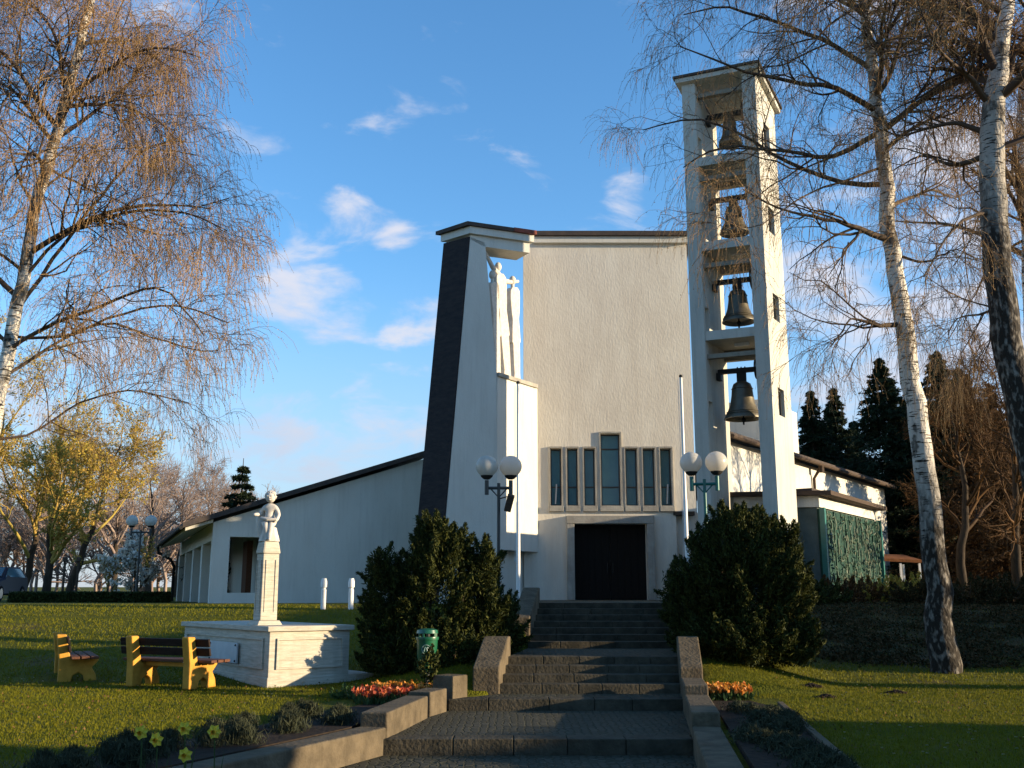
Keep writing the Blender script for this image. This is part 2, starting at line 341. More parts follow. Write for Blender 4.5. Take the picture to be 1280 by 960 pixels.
def wall_grid(mb, origin, udir, ndir, us, zs, hole, thick):
    """solid wall with real openings. us, zs break lines; hole(u, z) True where open; ndir = direction into the wall"""
    o = np.array(origin, float); u = np.array([udir[0], udir[1], 0.]); n = np.array([ndir[0], ndir[1], 0.])*thick
    us = sorted(set(round(x, 4) for x in us)); zs = sorted(set(round(x, 4) for x in zs))
    solid = {}
    for i in range(len(us)-1):
        for j in range(len(zs)-1): solid[i, j] = not hole((us[i]+us[i+1])/2, (zs[j]+zs[j+1])/2)
    P = lambda i, j, k: o+u*us[i]+np.array([0, 0, zs[j]])+n*k
    for (i, j), s_ in solid.items():
        if not s_: continue
        mb.add([P(i, j, 0), P(i+1, j, 0), P(i+1, j+1, 0), P(i, j+1, 0)], [(0, 1, 2, 3)])
        mb.add([P(i, j, 1), P(i+1, j, 1), P(i+1, j+1, 1), P(i, j+1, 1)], [(3, 2, 1, 0)])
        for di, dj, a, b in ((-1, 0, (i, j), (i, j+1)), (1, 0, (i+1, j), (i+1, j+1)), (0, -1, (i, j), (i+1, j)), (0, 1, (i, j+1), (i+1, j+1))):
            if not solid.get((i+di, j+dj), False):
                mb.add([P(*a, 0), P(*b, 0), P(*b, 1), P(*a, 1)], [(0, 1, 2, 3)])
def weld(o, d=.0005):
    bm = bmesh.new(); bm.from_mesh(o.data); bmesh.ops.remove_doubles(bm, verts=bm.verts, dist=d); bmesh.ops.recalc_face_normals(bm, faces=bm.faces); bm.to_mesh(o.data); bm.free()
def copy_tree(o, parent=None):
    c = o.copy(); COL.objects.link(c)
    if parent: c.parent = parent
    for ch in list(o.children): copy_tree(ch, c)
    return c

# ------------------------------------------------------------------ terrain
TY = [-60, 0, 11, 14, 16.5, 18, 20.5, 23.5, 27, 29, 60, 90, 150, 400, 1500]
TZ = [0, -.03, 0, .04, .09, .13, .30, .78, 1.22, 1.36, 1.38, 1.75, 2.6, 5, 12]
PXL_Y = [5, 8, 11.7, 12.66, 14.6, 15.6, 16.45, 22.5]; PXL_X = [-5.2, -3.55, -1.88, -1.47, -1.2, -.93, -.2, .62]
def xl(y): return float(np.interp(y, PXL_Y, PXL_X))
def xr(y): return 2.14+.128*(y-12.54)
EDGES = [(12.54, -.054), (15.6, .105), (16.5, .243), (16.82, .365), (17.14, .487), (17.46, .609)]
EDGES += [(20.3+.317*i, .609+.1216*(i+1)) for i in range(7)]
def path_z(y):
    z = -.24
    for e, t in EDGES:
        if y >= e: z = t
    return z
def hz(x, y, cut=True):
    z = float(np.interp(y, TY, TZ))
    z += .05*math.sin(x*.31+1.3)*math.cos(y*.23)*min(1, max(0, (abs(x)-4)/6)) if y < 26 else 0
    if 16.5 < y < 30:
        dx = max(0, xl(min(y, 22.5))-.4-x, x-xr(min(y, 22.5))-.4); ff = max(0, 1-dx/2.6)
        z = z+(float(np.interp(y, [16.5, 22.4], [.3, 1.40]))-z)*(ff*ff*(3-2*ff)) if z < float(np.interp(y, [16.5, 22.4], [.3, 1.40])) else z
    if cut:
        if y < 22.6 and xl(y)-.12 < x < xr(y)+.12: return path_z(y)-.25
        if 22.5 <= y < 36.2 and -3 < x < 9: return min(z, 1.37)
    return z
xs = np.concatenate([-np.geomspace(1200, 16, 34), np.arange(-15.6, 15.7, .2), np.geomspace(16, 1200, 34)])
ys = np.concatenate([np.array([-60, -30, -10]), np.arange(0, 30, .2), np.geomspace(30, 1500, 60)])
V = np.array([(x, y, hz(x, y)) for y in ys for x in xs]); nx = len(xs)
I = np.arange(len(ys)-1)[:, None]*nx+np.arange(nx-1)[None]; I = I.ravel()
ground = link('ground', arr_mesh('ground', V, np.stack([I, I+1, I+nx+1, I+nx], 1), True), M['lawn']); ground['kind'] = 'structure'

# steps and path
def strip(mb, y0, y1, z, zb, n=6, inset=0):
    yy = np.linspace(y0, y1, n); poly = [(xr(y)-inset+.02, y) for y in yy]+[(xl(y)+inset-.02, y) for y in yy[::-1]]
    mb.prism(poly, zb, z)
mb = MB(); strip(mb, 1.0, EDGES[0][0]+.05, -.24, -.6, 10)
mb.build('path', 'paving')['kind'] = 'structure'
mb = MB()
for i, (e, z) in enumerate(EDGES):
    nxt = EDGES[i+1][0]+.04 if i+1 < len(EDGES) else 22.6
    strip(mb, e+.36 if nxt-e > .6 else e+.02, nxt, z-.006, z-.45)
o = mb.build('path', 'paving'); o['kind'] = 'structure'
mb = MB()
for i, (e, z) in enumerate(EDGES):      # stone edge blocks on every riser
    n = 5; random.seed(i)
    cuts = [0]+sorted(k/n+random.uniform(-.04, .04) for k in range(1, n))+[1]
    for a, b in zip(cuts, cuts[1:]):
        X0, X1 = xl(e)-.02, xr(e)+.02; x0 = X0+(X1-X0)*a+.004; x1 = X0+(X1-X0)*b-.004
        mb.box(((x0+x1)/2, e+.18, z-.1), (x1-x0, .36, .2))
o = mb.build('steps', 'step_stone', bevel=.012); o['kind'] = 'structure'
mb = MB(); mb.prism([(xl(22.5)-.4, 22.55), (xr(22.5)+.4, 22.55), (xr(22.5)+.8, 27.5), (7.5, 28.6), (9, 35.9), (.5, 35.9), (-.6, 33.2), (-1.6, 32.2), (-1.4, 28.6), (xl(22.5)-.7, 27.5)], 1.0, 1.46)
mb.build('forecourt_pavement', 'paving')['kind'] = 'structure'

# low walls beside the path
def low_wall(label, pts, width, zt, zb, side, mat='stone', bev=.02, group='low stone walls beside the steps'):
    """pts inner edge line; side -1 wall lies left of it"""
    pts = [np.array(p, float) for p in pts]; outp = []
    for i, p in enumerate(pts):
        t = pts[min(i+1, len(pts)-1)]-pts[max(i-1, 0)]; t /= np.linalg.norm(t); outp.append(p+np.array([-t[1], t[0]])*width*(-side))
    poly = pts+outp[::-1]
    if side > 0: poly = poly
    zt_ = zt if hasattr(zt, '__len__') else [zt]*len(pts)
    mb = MB(); mb.prism(poly, zb, list(zt_)+list(zt_)[::-1])
    c = np.mean(poly, 0)
    o = mb.build('low_wall', mat, loc=(c[0], c[1], zb), world=True, bevel=bev); setp(o, label, 'low wall', group); return o
low_wall('long low stone wall left of the path, nearest the camera beside the lavender', [(xl(7)-.0, 7), (xl(9), 9), (xl(11.7), 11.7), (xl(12.6), 12.6)], .34, .07, -.5, -1)
low_wall('stone wall block left of the path beside the red flowers', [(xl(12.62), 12.62), (xl(13.5), 13.5), (xl(14.7), 14.7)], .34, .235, -.4, -1)
low_wall('short stone wall block between the red flowers and the small stone post, left of the path', [(xl(14.85)-.02, 14.85), (xl(15.5), 15.5)], .34, .27, -.4, -1)
low_wall('small square stone post left of the lowest wide step', [(xl(15.6)+.05, 15.62), (xl(15.9), 15.95)], .38, .43, -.3, -1)
low_wall('long low stone wall right of the path, nearest the camera beside the dark bed', [(xr(7), 7), (xr(12.7), 12.7)], .34, .07, -.5, 1)
low_wall('stone wall block right of the path beside the orange flowers', [(xr(12.72), 12.72), (xr(14.9), 14.9)], .34, .235, -.4, 1)
low_wall('short stone wall block right of the path at the foot of the narrow steps', [(xr(14.92), 14.92), (xr(16.3), 16.3)], .34, .36, -.3, 1)
def cheek(label, y0, y1, side, z0, z1, w_=.42):
    x0 = xl(y0) if side < 0 else xr(y0); x1 = xl(y1) if side < 0 else xr(y1)
    mb = MB(); prof = [(y0, z0-.7), (y1, z0-.5), (y1, z1), (y1-.25, z1), (y0, z0)]
    pts = [(x0+(x1-x0)*(y-y0)/(y1-y0), y, z) for y, z in prof]
    mb.extrude(pts, (side*w_, 0, 0))
    o = mb.build('low_wall', 'stone', loc=(x0+side*w_/2, (y0+y1)/2, z0-.5), world=True, bevel=.02)
    setp(o, label, 'low wall', 'sloping stone cheek walls of the steps')
cheek('sloping stone cheek wall left of the lower steps', 16.45, 17.75, -1, .50, .93)
cheek('sloping stone cheek wall right of the lower steps', 16.45, 17.75, 1, .50, .93, .36)
cheek('sloping stone cheek wall left of the upper steps near the church door', 20.5, 22.4, -1, 1.18, 1.78, .34)
cheek('sloping stone cheek wall right of the upper steps under the dark bush', 20.5, 22.4, 1, 1.18, 1.78, .34)

# ------------------------------------------------------------------ church
church = empty('church', (3.5, 36, 1.38), 'white rendered church with a tall facade, seven slit windows and low side wings', 'church')
FY = 36.0
fx = lambda px, py=600: atY(px, py, FY)[0]
fz = lambda py: zY(py, FY)
FX0, FX1 = .42, 6.55
ztop = fz(297)
wins = [(688.0, 702.0), (709, 722.5), (730.3, 744.2), (751.5, 776.0), (782.3, 797.3), (804.3, 819.3), (826, 840)]
zwb = fz(632); zwt = fz(560.5); zwt4 = fz(542); WB = []
for i, (a, b) in enumerate(wins): WB.append((fx(a), fx(b), zwb, zwt4 if i == 3 else zwt))
door = (fx(718, 700), fx(809, 700), 1.2, fz(655))
notch = (fx(845, 645), 9, 1.2, fz(640))
def hole(u, z):
    for a, b, c, d in WB+[door, notch]:
        if a < u < b and c < z < d: return True
    return False
us = [FX0, FX1, notch[0]]+[x for q in WB for x in q[:2]]+list(door[:2]); zs = [1.2, ztop, zwb, zwt, zwt4, door[3], notch[3]]
mb = MB(); wall_grid(mb, (0, FY, 0), (1, 0), (0, 1), us, zs, hole, .45)
o = mb.build('facade_wall', 'facade_stucco', church, world=True); weld(o)
# nave body behind
mb = MB(); mb.prism([(FX0+.02, 36.46), (FX1-.02, 36.46), (7.0, 40), (.6, 40)], 1.2, [ztop-.02, ztop-.02, ztop-.5, ztop-.5])
mb.prism([(.7, 40.005), (7.0, 40.005), (9.5, 52), (1.5, 52)], 1.2, 6.4)
# keep window bays open: a dark recess wall
o = mb.build('nave_wall', 'stucco', church, world=True)
mb = MB(); mb.prism([(FX0+.25, 35.72), (FX1+.1, 35.72), (7.2, 40.3), (.5, 40.3)], [ztop+.003]*2+[ztop-.48]*2, [ztop+.17]*2+[ztop-.3]*2)
rrf = MB(); rrf.prism([(.5, 40.31), (7.4, 40.31), (9.9, 52.3), (1.2, 52.3)], 6.42, 6.6); rrf.build('rear_roof', 'roof_dark', church, world=True)
mb.build('nave_roof', 'roof_dark', church, world=True)
mb = MB(); mb.box(((FX0+FX1)/2+.2, FY-.08, ztop-.13), (FX1-FX0-.3, .16, .24)); mb.build('cornice', 'stucco', church, world=True)
# windows
for i, (a, b, c, d) in enumerate(WB):
    mb = MB(); y = FY+.27; t = .05
    mb.box(((a+t/2), y, (c+d)/2), (t, .07, d-c)); mb.box(((b-t/2), y, (c+d)/2), (t, .07, d-c))
    for z in (c+t/2, d-t/2, c+(zwt-zwb)*.33): mb.box(((a+b)/2, y, z), (b-a-2*t, .06, t))
    if i == 3: mb.box(((a+b)/2, y, zwt), (b-a-2*t, .06, t))
    wn = mb.build('window', 'frame_dark', church, world=True)
    mb = MB(); mb.box(((a+b)/2, y+.01, (c+d)/2), (b-a-.02, .02, d-c-.02)); mb.build('pane', 'glass', wn, world=True) if False else None
    p = MB(); p.box(((a+b)/2, y+.01, (c+d)/2), (b-a-.02, .02, d-c-.02)); p.build('pane', 'glass', wn, world=True)
    s = MB(); s.box(((a+b)/2, FY-.03, c-.11), (b-a+.12, .14, .2)); s.build('sill', 'concrete', wn, world=True, bevel=.01)
    if i in (0, 6):   # open casement leaning out, pale frame
        q = MB(); q.box((b-.16 if i == 6 else a+.2, y-.12, c+.42), (.04, .16, .7), ex=(0, .06, 0)); q.build('casement', 'grey_plate', wn, world=True)
# stone reveals round the slit windows
mb = MB()
for a, b, c, d in WB:
    for x in (a-.028, b+.028): mb.box((x, FY-.02, (c+d)/2+.03), (.045, .07, d-c+.06))
    mb.box(((a+b)/2, FY-.02, d+.035), (b-a+.01, .068, .06))
mb.build('window_surround', 'concrete', church, world=True)
# door
x0, x1, _, dz = door
mb = MB(); tf = .26
mb.box((x0-tf/2, FY-.06, (1.46+dz)/2), (tf, .3, dz-1.46)); mb.box((x1+tf/2, FY-.06, (1.46+dz)/2), (tf, .3, dz-1.46))
mb.box(((x0+x1)/2, FY-.062, dz+.14), (x1-x0+2*tf+.02, .32, .28))
mb.build('door_frame', 'concrete', church, world=True, bevel=.015)
for sgn in (-1, 1):
    cx = (x0+x1)/2+sgn*(x1-x0)/4
    mb = MB(); mb.box((cx, FY+.36, (1.46+dz)/2), ((x1-x0)/2-.01, .06, dz-1.47))
    for k in range(5): mb.box((cx+((k-2)*.24), FY+.325, (1.46+dz)/2), (.2, .02, dz-1.6))
    dl = mb.build('door', 'door_wood', church, world=True)
    h = MB(); h.tube([((x0+x1)/2+sgn*.1, FY+.26, 2.4), ((x0+x1)/2+sgn*.1, FY+.26, 2.75)], .02); h.box(((x0+x1)/2+sgn*.1, FY+.29, 2.42), (.02, .08, .02)); h.box(((x0+x1)/2+sgn*.1, FY+.29, 2.73), (.02, .08, .02))
    h.build('handle', 'iron', dl, world=True)
# notch corbel
mb = MB(); mb.box((fx(855, 645), FY+.2, notch[3]-.05), (.75, .5, .14)); mb.build('corbel', 'timber_dark', church, world=True)
mb = MB(); mb.prism([(notch[0]-.05, 36.30), (FX1+.2, 36.30), (FX1+.2, 36.44), (notch[0]-.05, 36.44)], 1.2, notch[3]); mb.build('lower_wall', 'stucco', church, world=True)

# --- left fin (same plane direction 68 deg), extruded along -53 deg
A0 = np.array([-1.42, 33.5]); TH = 68
ext = hd(-53)*1.12
P = lambda px, py: on_plane(px, py, A0, TH)
fin_front = [P(588, 296), P(606, 312), P(621, 466)]
zb = 1.2
def down(p, z): q = p.copy(); q[2] = z; return q
pl = P(558, 640); sl = (pl-P(588, 296)); pl_b = P(588, 296)+sl*((P(588, 296)[2]-zb)/(P(588, 296)[2]-pl[2]))
tl = P(588, 296); rb = down(P(622, 600), zb); rt = P(606.5, 303)
prof = [pl_b, rb, P(621, 466), rt, tl]
mb = MB(); mb.extrude(prof, (*ext, 0)); mb.build('fin_wall', 'stucco', church, world=True, bevel=.01)
# slate cladding on the left side, 4 cm proud
o2 = -hd(TH)*.05
q = [pl_b, tl, tl+np.array([*ext, 0]), pl_b+np.array([*ext, 0])]
fw = -hd(TH+90)*0
mb = MB(); q2 = [np.array([p[0]+o2[0]*.2, p[1]+o2[1]*.2, p[2]]) for p in q]; mb.extrude([q2[0]+[*(-ext*.0), 0], q2[1], q2[2]+[*(ext*.04), 0], q2[3]+[*(ext*.04), 0]], (*o2, 0))
mb.build('slate_cladding', 'slate', church, world=True)
# cap beam
b0 = P(588.5, 312); bl, br = tl, P(662, 305)
ztb = P(588, 293)[2]; zbb = P(640, 313)[2]
nb = np.array([0, 0, 0.]); fwd = np.array([*(-hd(TH-90)), 0])   # towards the viewer
mb = MB(); e2 = np.array([*(hd(-30)*.95), 0])
s0 = P(606.2, 312); s0[2] = zbb
mb.extrude([down(s0, zbb), down(br, zbb), down(br, ztb), down(tl+(s0-tl)*.0, ztb), down(tl, zbb+.2)], e2)
mb.build('cap_beam', 'stucco', church, world=True)
# upper lighter band
mb = MB(); p0 = P(586, 293); p1 = P(666, 296)
bandv = hd(TH-90)
def band(name, mat, a, b, z0, z1, back, fwdm):
    f_ = -np.array([math.cos(R(TH)), -math.sin(R(TH))])*-fwdm
    poly = [a[:2]+f_, b[:2]+f_, b[:2]+hd(-30)*back, a[:2]+hd(-53)*(back+.25)]
    m_ = MB(); m_.prism(poly, z0, z1); return m_.build(name, mat, church, world=True)
band('cap_fascia', 'stucco', p0, p1, ztb+.003, ztb+.26, 1.05, .12)
band('cap_roof', 'roof_dark', P(582, 293), P(640, 296), ztb+.264, ztb+.40, 1.15, .2)
band('cap_flashing', 'copper_red', P(640.3, 296), P(668, 296), ztb+.264, ztb+.41, 1.15, .22)
# panel under the sculpture, direction 34 deg
E = P(621, 600)[:2]; G = E+hd(34)*((FY-E[1])/hd(34)[1]); zl = on_plane(621, 466, E, 34)[2]; zpb = on_plane(640, 688, E, 34)[2]
nb2 = np.array([-math.cos(R(34)), math.sin(R(34))])  # behind
mb = MB(); mb.prism([E+hd(34)*.005, G-hd(34)*.01, G+nb2*.9, E+nb2*.9+hd(34)*.3], zpb, zl-.12); mb.build('panel_wall', 'stucco', church, world=True, bevel=.01)
mb = MB(); mb.prism([E-nb2*.08, G-nb2*.08-hd(34)*.08, G+nb2*1.0, E+nb2*1.0+hd(34)*.3], zl-.117, zl+.02); mb.build('ledge', 'concrete', church, world=True, bevel=.01)
mb = MB(); mb.prism([E+nb2*.35, G+nb2*.35+[0, .3], G+nb2*.9, E+nb2*.9], 1.2, zpb-.003); mb.build('base_wall', 'stucco', church, world=True)

# --- left wing
C0 = np.array([-10.05, 34.2]); zc = on_plane(265, 652, C0, TH)[2]; W1 = C0+hd(TH)*7.9; zr = on_plane(530, 573, C0, TH)[2]
slope = (zr-zc)/np.linalg.norm(on_plane(530, 573, C0, TH)[:2]-C0)
back = hd(-22)
def top(s): return zc+slope*s
o0, o1 = on_plane(286, 700, C0, TH), on_plane(327, 700, C0, TH)
s0_, s1_ = np.linalg.norm(o0[:2]-C0), np.linalg.norm(o1[:2]-C0)
zo0, zo1 = on_plane(300, 741, C0, TH)[2], on_plane(300, 671, C0, TH)[2]
mb = MB(); Lw = 7.9; us_ = [0, s0_, s1_, Lw]; zs_ = [1.2, zo0, zo1, 3.9]
wall_grid(mb, (C0[0], C0[1], 0), hd(TH), back, us_, zs_, lambda u, z: (s0_ < u < s1_ and zo0 < z < zo1), .35)
for i, v in enumerate(mb.v):   # rake the top along the roof
    if v[2] > 3.85:
        s = float(np.dot(np.array(v[:2])-C0, hd(TH))); mb.v[i] = (v[0], v[1], top(s)-.02)
o = mb.build('wing_wall', 'stucco', church, world=True); weld(o)
mb = MB(); a = C0+hd(TH)*(s1_+.4)+back*.36; b = C0+hd(TH)*7.5+back*.36
mb.prism([a, b, b+back*14, a+back*14], 1.2, [top(s1_+.4)-.05, top(7.5)-.05, top(7.5)-.05, top(s1_+.4)-.05]); mb.build('wing_rear_wall', 'stucco', church, world=True)
mb = MB(); e0, e1 = -1.0, 8.2
Ps = [C0+hd(TH)*s for s in (e0, e1)]
z_ = [top(e0)+.1, top(e1)+.1]
mb.prism([Ps[0]-back*.3, Ps[1]-back*.3, Ps[1]+back*14, Ps[0]+back*14], [z_[0], z_[1], z_[1], z_[0]], [z_[0]+.17, z_[1]+.17, z_[1]+.17, z_[0]+.17])
mb.build('wing_roof', 'roof_dark', church, world=True)
mb = MB()   # architrave over the colonnade
a = C0; mb.prism([a+back*.352, a+hd(TH)*.4+back*.352, a+hd(TH)*.4+back*14.6, a+back*14.6], top(0)-.62, top(0)-.03); mb.build('architrave', 'stucco', church, world=True)
mb = MB(); mb.prism([C0+hd(TH)*-.9-back*.1, C0+hd(TH)*-.02-back*.1, C0+hd(TH)*-.02+back*13.8, C0+hd(TH)*-.9+back*13.8], [top(-.9)-.02, top(-.02)-.02]*1+[top(-.02)-.02, top(-.9)-.02], [top(-.9)+.08, top(-.02)+.08, top(-.02)+.08, top(-.9)+.08]); mb.build('soffit', 'stucco', church, world=True)
for k in range(4):
    a = C0+back*(3.4+k*3.7)
    mb = MB(); mb.prism([a, a+hd(TH)*.45, a+hd(TH)*.45+back*.55, a+back*.55], 1.2, top(0)-.623); mb.build('pillar', 'stucco', church, world=True, bevel=.01)
mb = MB(); a = C0+hd(TH)*(s1_-.1)+back*3; mb.prism([a, a+hd(TH)*.2, a+hd(TH)*.2+back*1.2, a+back*1.2], 1.5, 3.6); mb.build('porch_door', 'seat_plank', church, world=True)
mb = MB(); g0 = C0+hd(TH)*-1.05-back*.3; gz_ = top(-1.05)+.12; mb.tube([(*g0, gz_), (*(g0+back*14.2), gz_)], .06, 8)
gp = g0+back*13.6
mb.tube([(*gp, gz_-.04), (*(gp+hd(TH)*.05), gz_-.3), (*(gp+hd(TH)*.6), gz_-.6), (*(gp+hd(TH)*.75), gz_-.9), (*(gp+hd(TH)*.75), 1.3)], .07, 8)
mb.build('gutter', 'iron', church, world=True, smooth=True)

# --- right aisle and relief chapel
Rg = np.array([7.7, 37.0]); d35 = hd(35); n35 = np.array([-math.cos(R(35)), math.sin(R(35))])
zev = zY(548, 37)
AL = on_plane(1106, 620, Rg, 35)[:2]
mb = MB(); mb.prism([Rg, AL, AL+n35*6, Rg+n35*.8], 1.2, zev); mb.build('aisle_wall', 'stucco', church, world=True)
mb = MB(); zz = [zev+.02, zev+.02, zev+1.6, zev+.35]; fr = -n35*.45
mb.prism([Rg+fr, AL+fr+d35*.4, AL+n35*6+d35*.4, Rg+n35*.8], zz, [z+.2 for z in zz]); mb.build('aisle_roof', 'roof_dark', church, world=True)
mb = MB(); g = Rg+fr*1.1; mb.tube([(*g, zev+.05), (*(AL+fr*1.1+d35*.4), zev+.05)], .09, 8)
dp = on_plane(1015, 600, Rg, 35)[:2]; pf = -n35*.1
mb.tube([(*(dp+fr), zev), (*(dp+fr*.6), zev-.3), (*(dp+pf), zev-.55), (*(dp+pf), 1.4)], .07, 8)
mb.tube([(*(dp+fr), zev), (*(dp+fr), zev-.3)], .13, 8)
mb.build('gutter', 'timber_dark', church, world=True, smooth=True)
# raised block
bq = on_plane(985, 540, Rg, 35)[:2]+n35*.3; bw = on_plane(1005.5, 540, Rg, 35)[:2]+n35*.3
zbk = on_plane(995, 516, bw, 35)[2]
mb = MB(); mb.prism([bq-d35*2, bw, bw+n35*2, bq-d35*2+n35*2], 5, zbk); mb.build('roof_block', 'stucco', church, world=True)
cc_ = (bw+bq)/2+n35*1
mb = MB(); mb.box((*cc_, zbk+.2), (.5, .5, .4), R(55)); mb.lathe([(.12, 0), (.12, .4), (.2, .42), (.2, .5)], (*cc_, zbk+.35), 10); mb.build('chimney', 'roof_dark', church, world=True)
# relief chapel
K = np.array([9.78, 32.5]); KR = K+hd(35)*0
thk = 34; zk = zY(634, 32.5); zkt = zY(622, 32.5)
KE = on_plane(1096, 690, K, thk)[:2]; dk = hd(thk); nk = np.array([-math.cos(R(thk)), math.sin(R(thk))]); kl = hd(-80)
KL = K+kl*3.2
mb = MB(); mb.prism([KL, K, KE, KE+nk*2.6, KL+dk*3+kl*.2], 1.2, zk); mb.build('chapel_wall', 'chapel_dark', church, world=True)
fz0 = zk+.003
mb = MB(); mb.prism([KL-dk*.05, K-np.array([-.06, .08]), KE-nk*.08+dk*.08, KE+nk*2.6+dk*.08, KL+dk*3], fz0, fz0+.36); mb.build('chapel_fascia', 'stucco', church, world=True)
mb = MB(); mb.prism([KL-dk*.35, K-np.array([-.35, .42]), KE-nk*.42+dk*.3, KE+nk*2.6+dk*.3, KL+dk*3], fz0+.363, fz0+.5); mb.build('chapel_roof', 'timber_dark', church, world=True)
mb = MB(); r0 = K+dk*1.2+nk*.5; mb.prism([r0, KE+nk*.5-dk*.2, KE+nk*2, r0+nk*1.5], fz0+.503, fz0+.75); mb.build('roof_upstand', 'roof_dark', church, world=True)
# relief
LR = np.linalg.norm(KE-K); zrt = zk-.05; zrb = 1.55; H = zrt-zrb; pn = -nk
def rp(s, z, off): q_ = K+dk*s+pn*off; return (q_[0], q_[1], z)
rel = MB(); rel.prism([K+pn*.01, KE+pn*.01, KE+pn*.08, K+pn*.08], zrb, zrt); relo = rel.build('relief_panel', 'verdigris', church, world=True)
for s in (0.03, LR-.06):
    fm = MB(); fm.prism([K+dk*(s-.07)+pn*.085, K+dk*(s+.07)+pn*.085, K+dk*(s+.07)+pn*.25, K+dk*(s-.07)+pn*.25], 1.4, zrt+.03)
    fm.build('relief_frame', 'green_paint', relo, world=True)
random.seed(11)
for k in range(5):
    c0, c1 = .15+(LR-.3)*k/5, .15+(LR-.3)*(k+1)/5-.06; m_ = MB()
    for q_ in range(85):
        z0 = random.uniform(zrb+.05, zrt-.1); s0 = random.uniform(c0, c1-.05)
        kind = random.random(); off = random.uniform(.13, .22)
        if kind < .45: s1, z1 = min(c1, s0+random.uniform(.1, .45)), z0+random.uniform(-.15, .15)
        elif kind < .8: s1, z1 = min(c1, max(c0, s0+random.uniform(-.12, .12))), min(zrt-.03, z0+random.uniform(.12, .5))
        else:
            cx, cz, rr_ = s0, z0, random.uniform(.05, .12)
            m_.tube([rp(cx+rr_*math.cos(t_), cz+rr_*math.sin(t_), off) for t_ in np.linspace(0, random.uniform(3, 6.2), 9)], .018, 4); continue
        mid = ((s0+s1)/2+random.uniform(-.05, .05), (z0+z1)/2+random.uniform(-.05, .05))
        m_.tube([rp(s0, z0, off), rp(*mid, off+.02), rp(s1, z1, off)], random.uniform(.012, .03), 4)
    m_.tube([rp(c1+.03, zrb, .1), rp(c1+.03, zrt, .1)], .035, 6)
    m_.build('relief_ornament', 'relief_pale', relo, world=True)

# ------------------------------------------------------------------ bell tower
TD = 30.45; SA = 32; F = np.array([.2628*TD, TD]); fdir = hd(-67); sdir = hd(SA); TW, DP, TT = .0803*TD, 1.95, .44
Lf = F+fdir*TW
tower = empty('bell_tower', (*(F+fdir*TW/2+sdir*DP/2), 1.38), 'tall slender white concrete bell tower with four open bell bays, right of the facade', 'bell tower')
ztf = zY(84, 30.2); zback = ztf-.62
tz = lambda py: on_plane(875, py, Lf, -67)[2]
slabs = [tz(196.5), tz(302.5), tz(414.5)]
beams = [tz(117), tz(222), tz(331), tz(445)]
bk = F+sdir*DP
bz = lambda py: on_plane(905, py, bk, -67)[2]
openz = [bz(149), bz(238), bz(345), bz(454)]
wz = [(on_plane(x, a, F, SA)[2], on_plane(x, b, F, SA)[2]) for x, a, b in ((958, 192, 157), (966, 293, 263), (975, 404, 373), (981, 522, 489))]
def hole_r(u, z): return any(.62 < u < 1.25 and a < z < b for a, b in wz)
def hole_l(u, z): return any(.12 < u < .46 and a-.36 < z < b-.36 for a, b in wz)
def rake(mbx, z0):
    for i, v in enumerate(mbx.v):
        if v[2] > z0-.01:
            s = np.dot(np.array(v[:2])-F, np.array([math.cos(R(-67)), -math.sin(R(-67))])*-1)/abs(math.sin(R(SA+67))); mbx.v[i] = (v[0], v[1], ztf-.62*abs(s)/DP)
for nm, org, hl, inn in (('right_wall', F, hole_r, fdir), ('left_wall', Lf, hole_l, -fdir)):
    m_ = MB(); zs_ = [1.2, ztf]+[q_ for w_ in wz for q_ in (w_ if nm == 'right_wall' else (w_[0]-.36, w_[1]-.36))]
    wall_grid(m_, (*org, 0), sdir, inn, [0, .62, 1.25, DP] if nm == 'right_wall' else [0, .12, .46, DP], zs_, hl, TT)
    rake(m_, ztf); o = m_.build('side_wall', 'tower_render', tower, world=True); weld(o)
def tslab(name, mat, z0, z1, s0, s1, ins=TT+.003):
    a = F+fdir*ins+sdir*s0; b = Lf-fdir*ins+sdir*s0; m_ = MB(); v = sdir*(s1-s0)
    m_.prism([b, a, a+v, b+v], z0, z1); return m_.build(name, mat, tower, world=True)
for z in slabs: tslab('bell_floor', 'tower_render', z-.30, z, .04, DP-.02)
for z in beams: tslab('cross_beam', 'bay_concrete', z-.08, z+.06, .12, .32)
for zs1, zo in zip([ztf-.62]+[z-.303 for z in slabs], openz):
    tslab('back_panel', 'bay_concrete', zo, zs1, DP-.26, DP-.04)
for px, py in ((911, 107), (917, 211), (922.5, 314), (927, 428)):
    pl0 = F+sdir*.75; m_ = MB(); a = on_plane(px-9, py+4.5, pl0, -67); b = on_plane(px+9, py-4.5, pl0, -67)
    m_.prism([a[:2], b[:2], b[:2]+sdir*.06, a[:2]+sdir*.06], (a[2]+b[2])/2-.11, (a[2]+b[2])/2+.11); m_.build('light_plate', 'white_paint', tower, world=True)
m_ = MB(); oh = .16
c4 = [Lf-sdir*oh+fdir*oh, F-sdir*oh-fdir*oh, F+sdir*(DP+oh)-fdir*oh, Lf+sdir*(DP+oh)+fdir*oh]
zz = [ztf+.003+.03, ztf+.003+.03, ztf-.62-.03+.006, ztf-.62-.03+.006]
m_.prism(c4, zz, [z+.16 for z in zz]); m_.build('roof', 'tower_render', tower, world=True)
m_ = MB(); m_.prism([c4[0]-sdir*.06+fdir*.06, c4[1]-sdir*.06-fdir*.06, c4[2]+sdir*.06-fdir*.06, c4[3]+sdir*.06+fdir*.06], [z+.164 for z in zz], [z+.24 for z in zz]); m_.build('roof_sheet', 'roof_dark', tower, world=True)
m_ = MB()
